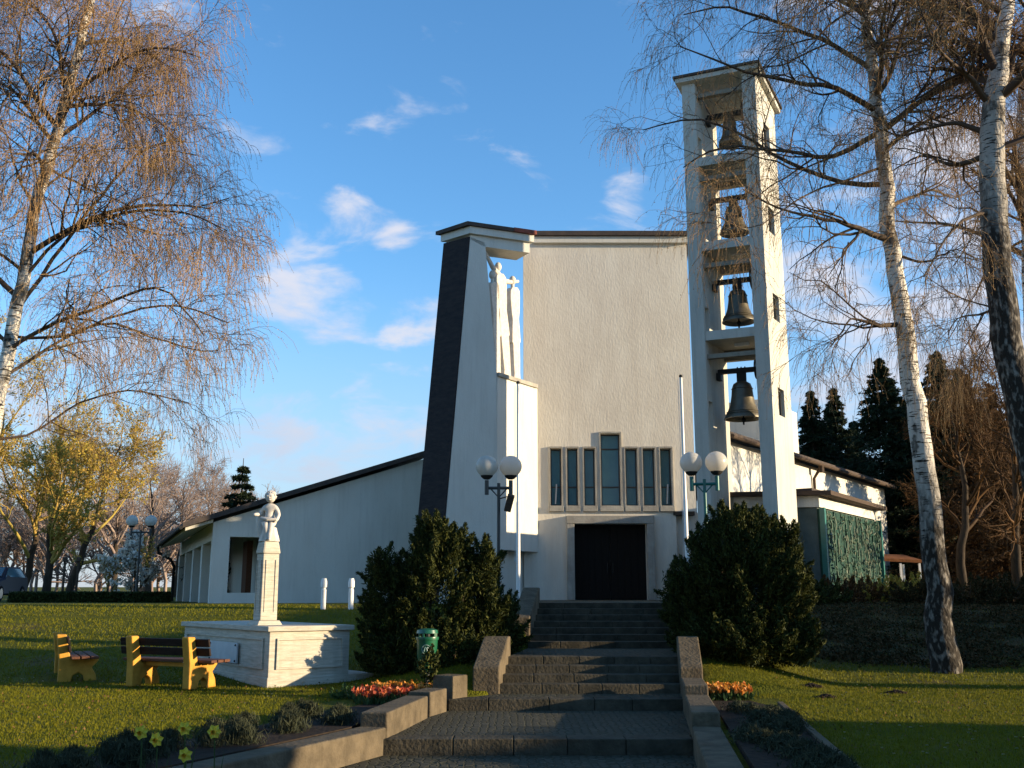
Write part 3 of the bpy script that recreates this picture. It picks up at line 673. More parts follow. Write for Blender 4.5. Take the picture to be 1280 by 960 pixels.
for a, b in wz:
    m_ = MB(); q0, q1 = F+sdir*.622+fdir*.1, F+sdir*1.248+fdir*.1
    for z in (a+.03, b-.03, ): m_.prism([q0, q1, q1+fdir*.05, q0+fdir*.05], z-.028, z+.028)
    for u in (.65, 1.22):
        p_ = F+sdir*u+fdir*.1; m_.prism([p_-sdir*.025, p_+sdir*.025, p_+sdir*.025+fdir*.05, p_-sdir*.025+fdir*.05], a+.02, b-.02)
    m_.build('window_frame', 'frame_dark', tower, world=True)

# bells
tc_ = F+fdir*TW/2+sdir*DP*.5
def bell(dia, ybot, ytop, yyoke, label):
    zb_, zt_, zy_ = zY(ybot, tc_[1]), zY(ytop, tc_[1]), zY(yyoke, tc_[1])
    h = zt_-zb_; r = dia/2
    root = empty('bell', (tc_[0], tc_[1], zb_), label, 'bell', 'bells in the bell tower')
    prof = [(r, 0), (r*1.0, .02*h), (r*.93, .10*h), (r*.80, .22*h), (r*.66, .40*h), (r*.58, .62*h), (r*.54, .82*h), (r*.46, .93*h), (r*.28, .99*h), (r*.1, h)]
    inn = [(r*.08, .92*h), (r*.44, .86*h), (r*.50, .6*h), (r*.60, .36*h), (r*.86, .08*h), (r*.95, 0)]
    b = MB(); full = prof[::-1]+inn[::-1]; full = [(r*.05, h)]+prof[::-1]+[(r*.95, 0)]+inn[::-1]
    b.lathe(full, (0, 0, 0), 32); 
    for zq, rq in ((.12, .925), (.18, .86), (.80, .56)): b.lathe([(r*rq*.97, zq*h-.012), (r*rq*1.015+.008, zq*h), (r*rq*.97, zq*h+.012)], (0, 0, 0), 32)
    b.build('bell_body', 'bronze', root, smooth=True, sharp=50)
    y = MB(); yz = zy_-zb_; ax = math.atan2(fdir[1], fdir[0]); L_ = (TW-2*TT)/2
    ux = np.array([fdir[0], fdir[1], 0.])
    y.box((0, 0, yz), (L_*1.9, .16, .15), ax); y.box((0, 0, (yz+h)/2), (.3, .12, abs(yz-h)+.05), ax)
    for s in (-.12, 0, .12): y.tube([tuple(ux*s+np.array([0, 0, h*.97])), tuple(ux*s+np.array([0, 0, yz+.12]))], .025, 6)
    y.build('yoke', 'iron', root, bevel=.01)
    wq = MB(); c = -ux*L_*.60; rr_ = .30; px_ = np.array([-ux[1], ux[0], 0.])
    wq.tube([tuple(c+px_*rr_*math.cos(t_)+np.array([0, 0, yz+rr_*math.sin(t_)])) for t_ in np.linspace(0, 2*PI, 25)], .025, 6, False)
    for t_ in (0, PI/2): wq.tube([tuple(c+px_*rr_*math.cos(t_)*s_+np.array([0, 0, yz+rr_*math.sin(t_)*s_])) for s_ in (-1, 1)], .018, 5)
    wq.build('wheel', 'iron', root)
    cl = MB(); cl.tube([(0, 0, h*.85), (0, 0, -.02)], .025, 8); cl.sphere((0, 0, -.02), r*.13, 12, 8); cl.tube([(0, 0, -.05), (0, 0, -.18)], .03, 8); cl.build('clapper', 'iron', root, smooth=True)
    for s in (-1, 1):
        br_ = MB(); br_.box(tuple(ux*s*(L_-.07)+np.array([0, 0, yz-.17])), (.14, .3, .22), ax); br_.build('bearing', 'iron', root)
bell(.80, 181, 149, 143, 'smallest bronze bell, in the topmost bay of the bell tower')
bell(.97, 292, 257, 248, 'dark bronze bell in the second bay from the top of the tower')
bell(1.08, 403, 362, 351, 'bronze bell in the third bay from the top of the tower')
bell(1.20, 524, 477, 463, 'largest bronze bell, in the lowest bay of the bell tower')

# ------------------------------------------------------------------ sculpture group on the ledge
S0 = E+nb2*.32
def sp(px, py): return on_plane(px, py, S0, 34)
def skin_obj(name, pts, edges, rads, mat, parent=None, loc=None, sub=2, scale_xy=None, label=None):
    me = bpy.data.meshes.new(name); me.from_pydata([tuple(p) for p in pts], edges, []); me.update()
    o = link(name, me, M[mat], parent, loc)
    sm = o.modifiers.new('skin', 'SKIN'); sm.use_smooth_shade = True
    for i, r in enumerate(rads):
        me.skin_vertices[0].data[i].radius = r if hasattr(r, '__len__') else (r, r)
    me.skin_vertices[0].data[0].use_root = True
    s_ = o.modifiers.new('sub', 'SUBSURF'); s_.levels = s_.render_levels = sub
    return o
sroot = empty('crucifixion_sculpture', (*( (E+G)/2+nb2*.32), zl+.02), 'white sculpture of three tall slender figures, the middle one with raised arms', 'sculpture')
OFF = root_loc(sroot)
def figure(head, base, wpx, arms=(), lean=0):
    """flat slender carved figure: outline in the ledge plane, real thickness"""
    hx, hy = head; bx, by = base; m_ = MB(); top_ = hy+9
    def outline(fr, wd):  # row at fraction from shoulder to foot
        x = hx+(bx-hx)*fr; y = top_+(by-top_)*fr; return sp(x-wd/2, y), sp(x+wd/2, y)
    rows = [(0, .55), (.04, 1.0), (.12, 1.05), (.30, .85), (.36, .70), (.5, .85), (.62, .95), (.63, .74), (.82, .72), (.97, .62), (1.0, .75)]
    Lp, Rp = zip(*[outline(f_, wpx*w_) for f_, w_ in rows]); Lp[-1][2] = Rp[-1][2] = zl+.021
    v = np.array([*(nb2*.24), 0]); m_.extrude(list(Lp)+list(Rp[::-1]), v)
    hc = sp(hx, hy)+v/2; m_.sphere(hc, .14, 14, 10, (.9, .9, 1.25)); m_.tube([hc, sp(hx, top_+4)+v/2], .07, 8)
    for pts_ in arms:
        P_ = [sp(*q_)+v/2 for q_ in pts_]; m_.tube(P_, [.12, .09, .06][:len(P_)] if len(P_) == 3 else .09, 8)
    return m_
for hd_, bs, w_, ar in (((619, 343), (623, 462), 10, ()), ((626, 333), (635, 466), 12.5, (((628, 345), (619, 333), (609.5, 314)), ((630, 350), (641, 352), (651, 351)))), ((644, 350), (647, 470), 11, ())):
    m_ = figure(hd_, bs, w_, ar); m_.build('figure', 'statue_stone', sroot, world=True, bevel=.02, smooth=True, sharp=45)

# ------------------------------------------------------------------ lamps, flagpoles, bollards, bin
def street_lamp(x, y, z, ztop_, label, rz=0, r=.235, spread=.62, flood=False, mat='green_paint'):
    root = empty('street_lamp', (x, y, z), label, 'street lamp', 'street lamps with two white globes', rz)
    h = ztop_-z
    m_ = MB(); m_.tube([(0, 0, 0), (0, 0, 1.0)], .055, 10); m_.tube([(0, 0, 1.0), (0, 0, h-r-.12)], .036, 10); m_.lathe([(.09, 0), (.09, .04), (.06, .06)], (0, 0, 0), 12)
    m_.build('post', mat, root, smooth=True)
    m_ = MB(); zz_ = h-r-.22; m_.tube([(-spread/2, 0, zz_), (spread/2, 0, zz_)], .032, 8)
    for s in (-1, 1): m_.tube([(s*spread/2, 0, zz_-.14), (s*spread/2, 0, zz_+.16)], .045, 10)
    m_.tube([(-.18, 0, zz_), (0, 0, zz_-.2), (.18, 0, zz_)], .018, 6)
    m_.build('crossarm', mat, root, smooth=True)
    for s in (-1, 1):
        g_ = MB(); g_.sphere((s*spread/2, 0, h), r, 28, 18, (1, 1, .97)); g_.build('globe', 'globe', root, smooth=True)
        k_ = MB(); k_.lathe([(.06, 0), (.12, .05), (.13, .08), (.06, .085)], (s*spread/2, 0, h-r-.04), 16); k_.build('globe_holder', 'iron', root, smooth=True)
    if flood:
        f_ = MB(); f_.box((.22, -.1, zz_-.32), (.14, .18, .34), 0, (.3, .25, 0)); f_.tube([(.02, 0, zz_-.22), (.2, -.04, zz_-.18), (.24, -.08, zz_-.3)], .015, 6); f_.build('floodlight', 'timber_dark', root, bevel=.01)
    return root
yl = 21.0
p = atY(623.5, 583, yl); street_lamp(p[0], yl, .5, p[2], 'twin globe street lamp with a floodlight, left of the steps before the white panel', 0, .232, .50, True, 'frame_dark')
p = atY(879.5, 578, yl); street_lamp(p[0], yl, .5, p[2], 'twin globe street lamp right of the steps before the bell tower', R(-10), .232, .52)
p = atY(177, 651, 40); street_lamp(p[0], 40, 1.38, p[2], 'distant twin globe street lamp beyond the lawn, left of the low wing', 0, .23, .74, False, 'frame_dark')

def flagpole(px_t, py_t, Y, label):
    p = atY(px_t, py_t, Y); o = None; z0 = hz(p[0], Y, False)
    root = empty('flagpole', (p[0], Y, 1.38), label, 'flagpole', 'white flagpoles before the church')
    h = p[2]-1.38; m_ = MB(); m_.tube([(0, 0, 0), (0, 0, h*.45), (0, 0, h*.455), (0, 0, h)], [.058, .056, .046, .040], 14); m_.build('pole', 'white_paint', root, smooth=True)
    m_ = MB(); m_.lathe([(.04, 0), (.055, .03), (.045, .07), (.015, .09)], (0, 0, h), 12); m_.build('finial', 'iron', root, smooth=True)
    m_ = MB(); m_.tube([(-.085, 0, 1.2), (-.085, 0, h-.05)], .006, 4); m_.box((-.08, 0, 1.2), (.05, .03, .12)); m_.build('halyard', 'grey_plate', root)
flagpole(851, 472, 28, 'white flagpole right of the church door, beside the right lamp')
flagpole(647.5, 480, 28, 'white flagpole left of the church door, before the bright panel')
for px, lb in ((404, 'white bollard before the low wing, the one farther from the big bush'), (438.5, 'white bollard before the low wing, the one beside the big bush')):
    p = atY(px, 755, 27.5); zt_ = zY(722, 27.5); h = zt_-1.22
    m_ = MB(); m_.lathe([(.07, 0), (.07, h*.66), (.055, h*.67), (.055, h*.72), (.085, h*.73), (.085, h*.9), (.06, h)], (0, 0, 0), 16)
    o = m_.build('bollard', 'white_paint', loc=(p[0], 27.5, 1.2), smooth=True); setp(o, lb, 'bollard', 'white bollards before the low wing')

pb = atY(534, 800, 16.3)
root = empty('litter_bin', (pb[0], 16.3, hz(pb[0], 16.3)), 'green litter bin on a post with a pale round emblem, before the left bush', 'litter bin')
zt_ = zY(789, 16.3)-hz(pb[0], 16.3); m_ = MB()
hh = .60
prof = [(.11, zt_-hh), (.145, zt_-hh+.05), (.165, zt_-.12), (.17, zt_-.10)]
m_.lathe([(q_[0], q_[1]) for q_ in prof]+[(.155, zt_-.10), (.13, zt_-hh+.06)], (0, 0, 0), 24); m_.build('bin_body', 'bin_green', root, smooth=True)
m_ = MB(); m_.lathe([(.178, zt_-.13), (.182, zt_-.10), (.18, zt_-.085), (.165, zt_-.085)], (0, 0, 0), 24); m_.build('rim', 'bin_green', root, smooth=True)
m_ = MB(); m_.lathe([(.172, zt_-.03), (.16, zt_+.02), (.10, zt_+.04), (.01, zt_+.045)], (0, 0, 0), 24)
for a in (0.6, 2.5, 4.4, 5.6): m_.box((.16*math.cos(a), .16*math.sin(a), zt_-.055), (.02, .03, .07), a)
m_.build('hood', 'bin_green', root, smooth=True)
m_ = MB(); m_.tube([(0, .19, -.05), (0, .19, zt_-.05)], .028, 8); m_.box((0, .17, zt_-.3), (.06, .05, .2)); m_.build('post', 'frame_dark', root)
m_ = MB(); zc_ = zt_-.27
def onbin(a, z): r_ = .158+.012*(z-(zt_-.4))/.3+.004; return (r_*math.sin(a), -r_*math.cos(a), z)
m_.tube([onbin(.42*math.cos(t_), zc_+.068*math.sin(t_)) for t_ in np.linspace(0, 2*PI, 21)], .006, 5, False)
m_.tube([onbin(-.2, zc_-.03), onbin(-.08, zc_+.035), onbin(.05, zc_+.02), onbin(.1, zc_-.04)], .009, 5); m_.tube([onbin(.12, zc_+.035), onbin(.24, zc_-.01)], .009, 5)
m_.build('emblem', 'pale_mark', root)

# ------------------------------------------------------------------ monument with statue
mz = .10
Mc = atZ(334, 861, mz)[:2]; dR, dL = hd(53), hd(-37)
zt = on_plane(334, 783, Mc, 53)[2]
LRm = np.linalg.norm(on_plane(437, 800, Mc, 53)[:2]-Mc); LLm = np.linalg.norm(on_plane(230, 800, Mc, -37)[:2]-Mc)
mon = empty('monument', (*(Mc+dR*LRm/2+dL*LLm/2), mz), 'pale stone monument block with a tall square pillar on it, behind the benches', 'monument')
def mbox(a0, a1, b0, b1, z0, z1):  # along dR a, along dL b
    m_ = MB(); q_ = lambda a, b: Mc+dR*a+dL*b
    m_.prism([q_(a0, b0), q_(a1, b0), q_(a1, b1), q_(a0, b1)], z0, z1); return m_
mbox(0, LRm, 0, LLm, mz-.1, zt-.09).build('block', 'travertine', mon, world=True, bevel=.01)
mbox(-.06, LRm+.06, -.06, LLm+.06, zt-.087, zt).build('coping', 'travertine', mon, world=True, bevel=.012)
zpl = mz+.17
mbox(-.02, LRm+.5, -.02, LLm+.45, mz-.12, zpl).build('plinth', 'travertine', mon, world=True, bevel=.012)
m_ = MB(); t_ = .035
def fr_(axis, a0, a1, z0, z1, w_=.03):
    for (s0, s1, q0, q1) in ((a0, a1, z1-w_, z1), (a0, a1, z0, z0+w_), (a0, a0+w_, z0+w_, z1-w_), (a1-w_, a1, z0+w_, z1-w_)):
        if axis == 'R': m2 = mbox(s0, s1, -.03, .003, q0, q1)
        else: m2 = mbox(-.03, .003, s0, s1, q0, q1)
        m_.add(m2.v, m2.f)
fr_('R', .13, LRm-.13, mz+.3, zt-.2); fr_('L', .2, LLm-.2, mz+.3, zt-.2)
m_.build('panel_moulding', 'travertine', mon, world=True)
pq = on_plane(265, 815, Mc, -37), on_plane(300, 815, Mc, -37)
b0, b1 = [float(np.dot(x[:2]-Mc, dL)) for x in pq]
pz = on_plane(282, 827, Mc, -37)[2], on_plane(282, 802, Mc, -37)[2]
pl_ = mbox(-.06, -.031, min(b0, b1), max(b0, b1), pz[0], pz[1]).build('plaque', 'grey_plate', mon, world=True, bevel=.004)
for b in (min(b0, b1)+.06, max(b0, b1)-.06):
    for z in (pz[0]+.04, pz[1]-.04):
        m_ = MB(); q_ = Mc+dL*b-dR*.068; m_.sphere((*q_, z), .018, 8, 6); m_.build('screw', 'iron', pl_, world=True)
# pillar
pw = .40; ca, cb = .25, .80
def pil(h0, h1, w0, w1, name, bev=.01):
    m_ = MB(); c_ = Mc+dR*ca+dL*cb
    Q = lambda w_: [c_-dR*w_/2-dL*w_/2, c_+dR*w_/2-dL*w_/2, c_+dR*w_/2+dL*w_/2, c_-dR*w_/2+dL*w_/2]
    V_ = [(*p_, h0) for p_ in Q(w0)]+[(*p_, h1) for p_ in Q(w1)]
    m_.add(V_, [(3, 2, 1, 0), (4, 5, 6, 7)]+[(i, (i+1) % 4, (i+1) % 4+4, i+4) for i in range(4)]); return m_
c_ = Mc+dR*ca+dL*cb
zpt = zY(677, c_[1])
pil(zt+.003, zt+.08, .46, .38, 'b').build('pillar_base', 'travertine', mon, world=True, bevel=.008)
pil(zt+.083, zpt-.22, .31, .295, 's').build('pillar_shaft', 'travertine', mon, world=True, bevel=.01)
pil(zpt-.217, zpt, .345, .28, 'c').build('pillar_cap', 'travertine', mon, world=True, bevel=.03)
m_ = MB()
for sgn, dd, oo in ((1, dR, dL), (1, dL, dR)):
    for s in (-.09, .09):
        q_ = c_+dd*s-oo*.155; m_.box((*q_, (zt+zpt)/2-.05), (.018, .018, zpt-zt-.55), R(37))
m_.build('pillar_moulding', 'travertine', mon, world=True)
# putto
st = empty('statue', (*c_, zpt+.002), 'small stone statue of a child seated on top of the monument pillar', 'statue')
sc_ = (zY(615, c_[1])-zpt)/.80
right = np.array([1, 0, 0]); 
pts = [(0, 0, .30), (0, 0, .40), (.0, .0, .50), (0, -.01, .56), (0, -.02, .62),
       (.07, -.02, .29), (.055, -.13, .27), (.04, -.14, .12), (.05, -.18, .03), (.06, -.24, .02),
       (-.06, -.02, .29), (-.03, -.14, .25), (-.005, -.13, .11), (.0, -.15, .03), (.0, -.2, .02),
       (.10, 0, .535), (.15, -.03, .42), (.13, -.11, .33), (.10, -.14, .30),
       (-.10, 0, .535), (-.16, .02, .43), (-.21, -.07, .43), (-.25, -.10, .42)]
edg = [(0, 1), (1, 2), (2, 3), (3, 4), (0, 5), (5, 6), (6, 7), (7, 8), (8, 9), (0, 10), (10, 11), (11, 12), (12, 13), (13, 14), (3, 15), (15, 16), (16, 17), (17, 18), (3, 19), (19, 20), (20, 21), (21, 22)]
rad = [.085, .08, .085, .06, .04, .065, .055, .042, .03, .02, .065, .055, .042, .03, .02, .045, .035, .03, .022, .045, .035, .03, .022]
b_ = skin_obj('body', np.array(pts)*sc_, edg, [r*sc_ for r in rad], 'statue_stone', st)
m_ = MB(); m_.sphere((0, -.02*sc_, .715*sc_), .088*sc_, 20, 14, (.92, 1, 1.08)); m_.sphere((0, -.105*sc_, .70*sc_), .016*sc_, 8, 6); m_.sphere((0, -.092*sc_, .665*sc_), .03*sc_, 8, 6, (1, .6, .5))
for s in (-1, 1): m_.sphere((s*.03*sc_, -.098*sc_, .725*sc_), .012*sc_, 8, 6); m_.sphere((s*.083*sc_, -.01*sc_, .71*sc_), .02*sc_, 8, 6, (.5, 1, 1.3))
random.seed(3)
m_.build('head', 'statue_stone', st, smooth=True, sharp=80)
m_ = MB()
for k in range(110):
    a, b = random.uniform(0, 2*PI), random.uniform(-.1, 1.4)
    d_ = Vector((math.cos(a)*math.cos(b), math.sin(a)*math.cos(b), math.sin(b)))
    if d_.y < -.55 and d_.z < .55: continue
    m_.sphere(tuple(Vector((0, -.01*sc_, .725*sc_))+d_*.086*sc_), .015*sc_, 8, 6)
m_.build('hair', 'statue_stone', st, smooth=True)
m_ = MB(); m_.lathe([(.17*sc_, 0), (.16*sc_, .05*sc_), (.13*sc_, .14*sc_), (.11*sc_, .22*sc_), (.05*sc_, .25*sc_)], (0, .03, 0), 9)
m_.build('rock_seat', 'statue_stone', st, smooth=True, sharp=30)
m_ = MB(); m_.tube([np.array(q_)*sc_ for q_ in ((-.13, .05, .50), (-.16, .09, .35), (-.14, .08, .18), (-.10, .05, .06))], [.05*sc_, .08*sc_, .09*sc_, .05*sc_], 10)
m_.tube([np.array(q_)*sc_ for q_ in ((.14, -.14, .34), (0, -.17, .345), (-.12, -.12, .37))], [.02*sc_, .03*sc_, .02*sc_], 8)
m_.build('drapery', 'statue_stone', st, smooth=True)

# ------------------------------------------------------------------ benches
def make_bench(label, x, y, rz, z):
    root = empty('park_bench', (x, y, z), label, 'park bench', 'park benches facing the monument', rz)
    prof = [(-.30, 0), (-.10, 0), (-.07, .12), (.02, .17), (.10, .12), (.13, 0), (.33, 0), (.30, .14), (.23, .25), (.33, .36), (.34, .41), (-.12, .39), (-.22, .82), (-.38, .82), (-.31, .4)]
    for s in (-.62, .62):
        m_ = MB(); m_.extrude([(s-.075, py_, pz_) for py_, pz_ in prof], (.15, 0, 0)); m_.build('support', 'bench_paint', root, bevel=.02)
    for k, (z0, y0) in enumerate(((.58, -.165), (.725, -.195))):
        m_ = MB(); m_.box((0, y0+.0, z0), (1.95, .04, .125), 0, (.22, 0, 0)); m_.build('backrest', 'plank', root, bevel=.008)
    for k in range(3):
        m_ = MB(); m_.box((0, -.06+k*.155, .43), (1.95, .13, .045)); m_.build('seat_plank', 'seat_plank', root, bevel=.008)
    for s in (-.62, .62):
        for z0, y0 in ((.58, -.14), (.725, -.165)):
            m_ = MB(); m_.sphere((s, y0, z0), .016, 8, 6); m_.build('bolt', 'chrome', root)
    m_ = MB(); m_.box((0, 0, .36), (1.2, .05, .06)); m_.build('brace', 'bench_paint', root)
    return root
bz_ = .13
n1 = atZ(262, 861, bz_); f1 = atZ(165, 856, bz_)
ctr = (n1+f1)/2; dv = n1-f1; rzb = math.atan2(dv[1], dv[0]); scb = np.linalg.norm(dv[:2])/1.24
bn = make_bench('park bench with yellow supports and dark planks, right one directly before the monument', ctr[0], ctr[1], rzb, bz_)
bn.scale = (min(1.25, max(.8, scb)),)*1+(1, 1) if False else (1, 1, 1)
print('BENCH', ctr, math.degrees(rzb), scb)
c2 = atZ(95, 853, bz_); a2 = math.atan2(c2[1], c2[0])
u2 = np.array([math.cos(a2+R(4)), math.sin(a2+R(4))])
b2 = copy_tree(bn); b2['label'] = 'park bench seen end-on, left of the longer looking bench, only one yellow support in view'
b2.location = (c2[0]+u2[0]*.62, c2[1]+u2[1]*.62, bz_); b2.rotation_euler = (0, 0, a2+R(4)+PI); 

# ------------------------------------------------------------------ parked car
car = empty('parked_car', (*atY(-13, 745, 43)[:2], 1.38), 'dark blue parked car cut by the left edge of the photo', 'car', None, R(8))
side = [(-2.0, .25), (2.1, .25), (2.15, .55), (1.95, .78), (.95, .95), (.25, 1.40), (-1.3, 1.45), (-1.95, 1.0), (-2.05, .6)]
m_ = MB()
ringL = [(x*0, 0, 0) for x, z in side]
W_ = .86
V_ = []
for s in (-1, 1):
    for x, z in side: V_.append((s*(W_-(.16 if z > 1.1 else 0)), -x, z))
n_ = len(side); F_ = [tuple(range(n_)), tuple(range(2*n_-1, n_-1, -1))]+[(i, (i+1) % n_, (i+1) % n_+n_, i+n_) for i in range(n_)]
m_.add(V_, F_); body = m_.build('body', 'car_paint', car, bevel=.07, smooth=True, sharp=60)
m_ = MB(); m_.add([(-.70, -.90, 1.0), (.70, -.90, 1.0), (.62, -.33, 1.36), (-.62, -.33, 1.36)], [(0, 1, 2, 3)])
m_.v = [(x, y-.035, z+.03) for x, y, z in m_.v]
for s in (-1, 1): m_.add([(s*.845, -.85, 1.0), (s*.845, 1.6, 1.0), (s*.73, 1.2, 1.36), (s*.73, -.3, 1.36)], [(0, 1, 2, 3)])
m_.build('windscreen', 'glass', car)
for s in (-1, 1):
    for yy_ in (-1.35, 1.3):
        m_ = MB(); m_.tube([(s*.70, yy_, .32), (s*.885, yy_, .32)], .32, 20); ty = m_.build('wheel', 'tyre', car, bevel=.02)
        m_ = MB(); m_.tube([(s*.86, yy_, .32), (s*.895, yy_, .32)], .2, 16); m_.build('rim', 'chrome', ty)
    m_ = MB(); m_.sphere((s*.62, -2.03, .68), .13, 12, 8, (1.2, .5, .7)); m_.build('headlight', 'white_paint', car, smooth=True)
m_ = MB(); m_.box((0, -2.16, .42), (1.5, .06, .2)); m_.box((0, -2.1, .64), (.7, .06, .1)); m_.build('bumper', 'tyre', car, bevel=.02)
m_ = MB(); m_.box((0, -2.2, .42), (.5, .02, .11)); m_.build('number_plate', 'white_paint', car)

# ------------------------------------------------------------------ vegetation engine
def tubes_mesh(groups, sides=3):
    """groups: list of (P (N,K,3), R (N,K))"""
    VV, FF, off = [], [], 0
    for Pn, Rn in groups:
        Nn, K_, _ = Pn.shape
        T = np.gradient(Pn, axis=1); T /= np.linalg.norm(T, axis=2, keepdims=True)+1e-9
        ref = np.zeros((Nn, 1, 3)); dom = T.mean(1); ref[:, 0, 2] = 1; st_ = np.abs(dom[:, 2]) > .8*np.linalg.norm(dom, axis=1); ref[st_, 0] = (1, 0, 0)
        A = np.cross(T, ref); A /= np.linalg.norm(A, axis=2, keepdims=True)+1e-9; B = np.cross(T, A)
        an = np.arange(sides)*2*PI/sides
        Vx = Pn[:, :, None]+(A[:, :, None]*np.cos(an)[None, None, :, None]+B[:, :, None]*np.sin(an)[None, None, :, None])*Rn[:, :, None, None]
        VV.append(Vx.reshape(-1, 3))
        i = np.arange(Nn)[:, None, None]*K_*sides; j = np.arange(K_-1)[None, :, None]*sides; k = np.arange(sides)[None, None]
        a = i+j+k; b = i+j+(k+1) % sides
        FF.append((np.stack([a, b, b+sides, a+sides], -1).reshape(-1, 4)+off)); off += Nn*K_*sides
    return np.concatenate(VV), np.concatenate(FF)
def grow(rng, Pp, Rp, n, t0, t1, length, ang, trop, K_=6, wob=.15, rs=.6, rend=.25, lenvar=.35, taper=.5, rmin=.003, flat=0):
    """spawn n children from every parent polyline"""
    Nn, Kp, _ = Pp.shape; tot = Nn*n
    t = (rng.random((Nn, n))*(t1-t0)+t0); f = t*(Kp-1); i0 = np.minimum(f.astype(int), Kp-2); fr = (f-i0)[..., None]
    idx = np.arange(Nn)[:, None]
    P0 = Pp[idx, i0]*(1-fr)+Pp[idx, i0+1]*fr; T = Pp[idx, i0+1]-Pp[idx, i0]; T /= np.linalg.norm(T, axis=2, keepdims=True)+1e-9
    r0 = (Rp[idx, i0]*(1-fr[..., 0])+Rp[idx, i0+1]*fr[..., 0])*rs
    P0, T, r0, t = P0.reshape(-1, 3), T.reshape(-1, 3), r0.ravel(), t.ravel()
    Q = rng.normal(size=(tot, 3)); Q -= (Q*T).sum(1, keepdims=True)*T
    if flat: Q[:, 2] *= (1-flat)
    Q /= np.linalg.norm(Q, axis=1, keepdims=True)+1e-9
    an = ang*(1+rng.normal(size=tot)*.2); D = T*np.cos(an)[:, None]+Q*np.sin(an)[:, None]
    Ln = length*(1-taper*(t-t0)/(t1-t0+1e-9))*(1+(rng.random(tot)-.5)*2*lenvar)
    P_ = [P0]; st_ = Ln/(K_-1); tr = trop if hasattr(trop, '__len__') else [trop]*(K_-1)
    for k in range(K_-1):
        D = D+rng.normal(size=(tot, 3))*wob; D[:, 2] += tr[min(k, len(tr)-1)]; D /= np.linalg.norm(D, axis=1, keepdims=True)
        P_.append(P_[-1]+D*st_[:, None])
    P_ = np.stack(P_, 1); Rn = np.maximum(rmin, r0[:, None]*np.linspace(1, rend, K_)[None])
    return P_, Rn
def resample(pts, rads, K_):
    pts = np.array(pts, float); s = np.concatenate([[0], np.cumsum(np.linalg.norm(np.diff(pts, axis=0), axis=1))]); q_ = np.linspace(0, s[-1], K_)
    # smooth with catmull-like interpolation by cubic through np.interp on a denser average
    out_ = np.stack([np.interp(q_, s, pts[:, i]) for i in range(3)], 1)
    for _ in range(2): out_[1:-1] = (out_[:-2]+2*out_[1:-1]+out_[2:])/4
    return out_[None], np.interp(q_, s, rads)[None]
def buds(rng, Pp, per, size, jit=.03):
    """tiny leaf or catkin faces along twigs -> triangles as quads"""
    Nn, Kp, _ = Pp.shape; f = rng.random((Nn, per))*(Kp-1.001); i0 = f.astype(int); fr = (f-i0)[..., None]; idx = np.arange(Nn)[:, None]
    C = (Pp[idx, i0]*(1-fr)+Pp[idx, i0+1]*fr).reshape(-1, 3); C = C+rng.normal(size=C.shape)*jit
    return leaf_quads(rng, C, size, size*.4, down=.6)
def leaf_quads(rng, C, lng, wid, down=0, up=0, dirs=None):
    n = len(C); D = rng.normal(size=(n, 3)); D[:, 2] += (up-down)*2
    if dirs is not None: D = D*.55+dirs
    D /= np.linalg.norm(D, axis=1, keepdims=True); S = np.cross(D, rng.normal(size=(n, 3))); S /= np.linalg.norm(S, axis=1, keepdims=True)
    l_ = (lng*(.6+.8*rng.random(n)))[:, None]; w_ = (wid*(.6+.8*rng.random(n)))[:, None]
    V_ = np.stack([C-D*l_/2, C+S*w_/2, C+D*l_/2, C-S*w_/2], 1).reshape(-1, 3)
    return V_, np.arange(4*n).reshape(-1, 4)
def add_arr(name, V_, F_, mat, parent, smooth=False):
    V_ = V_-root_loc(parent); return link(name, arr_mesh(name, V_, F_, smooth), M[mat], parent)
def cat(*vf):
    V_, F_, o_ = [], [], 0
    for v, f in vf: V_.append(v); F_.append(f+o_); o_ += len(v)
    return np.concatenate(V_), np.concatenate(F_)

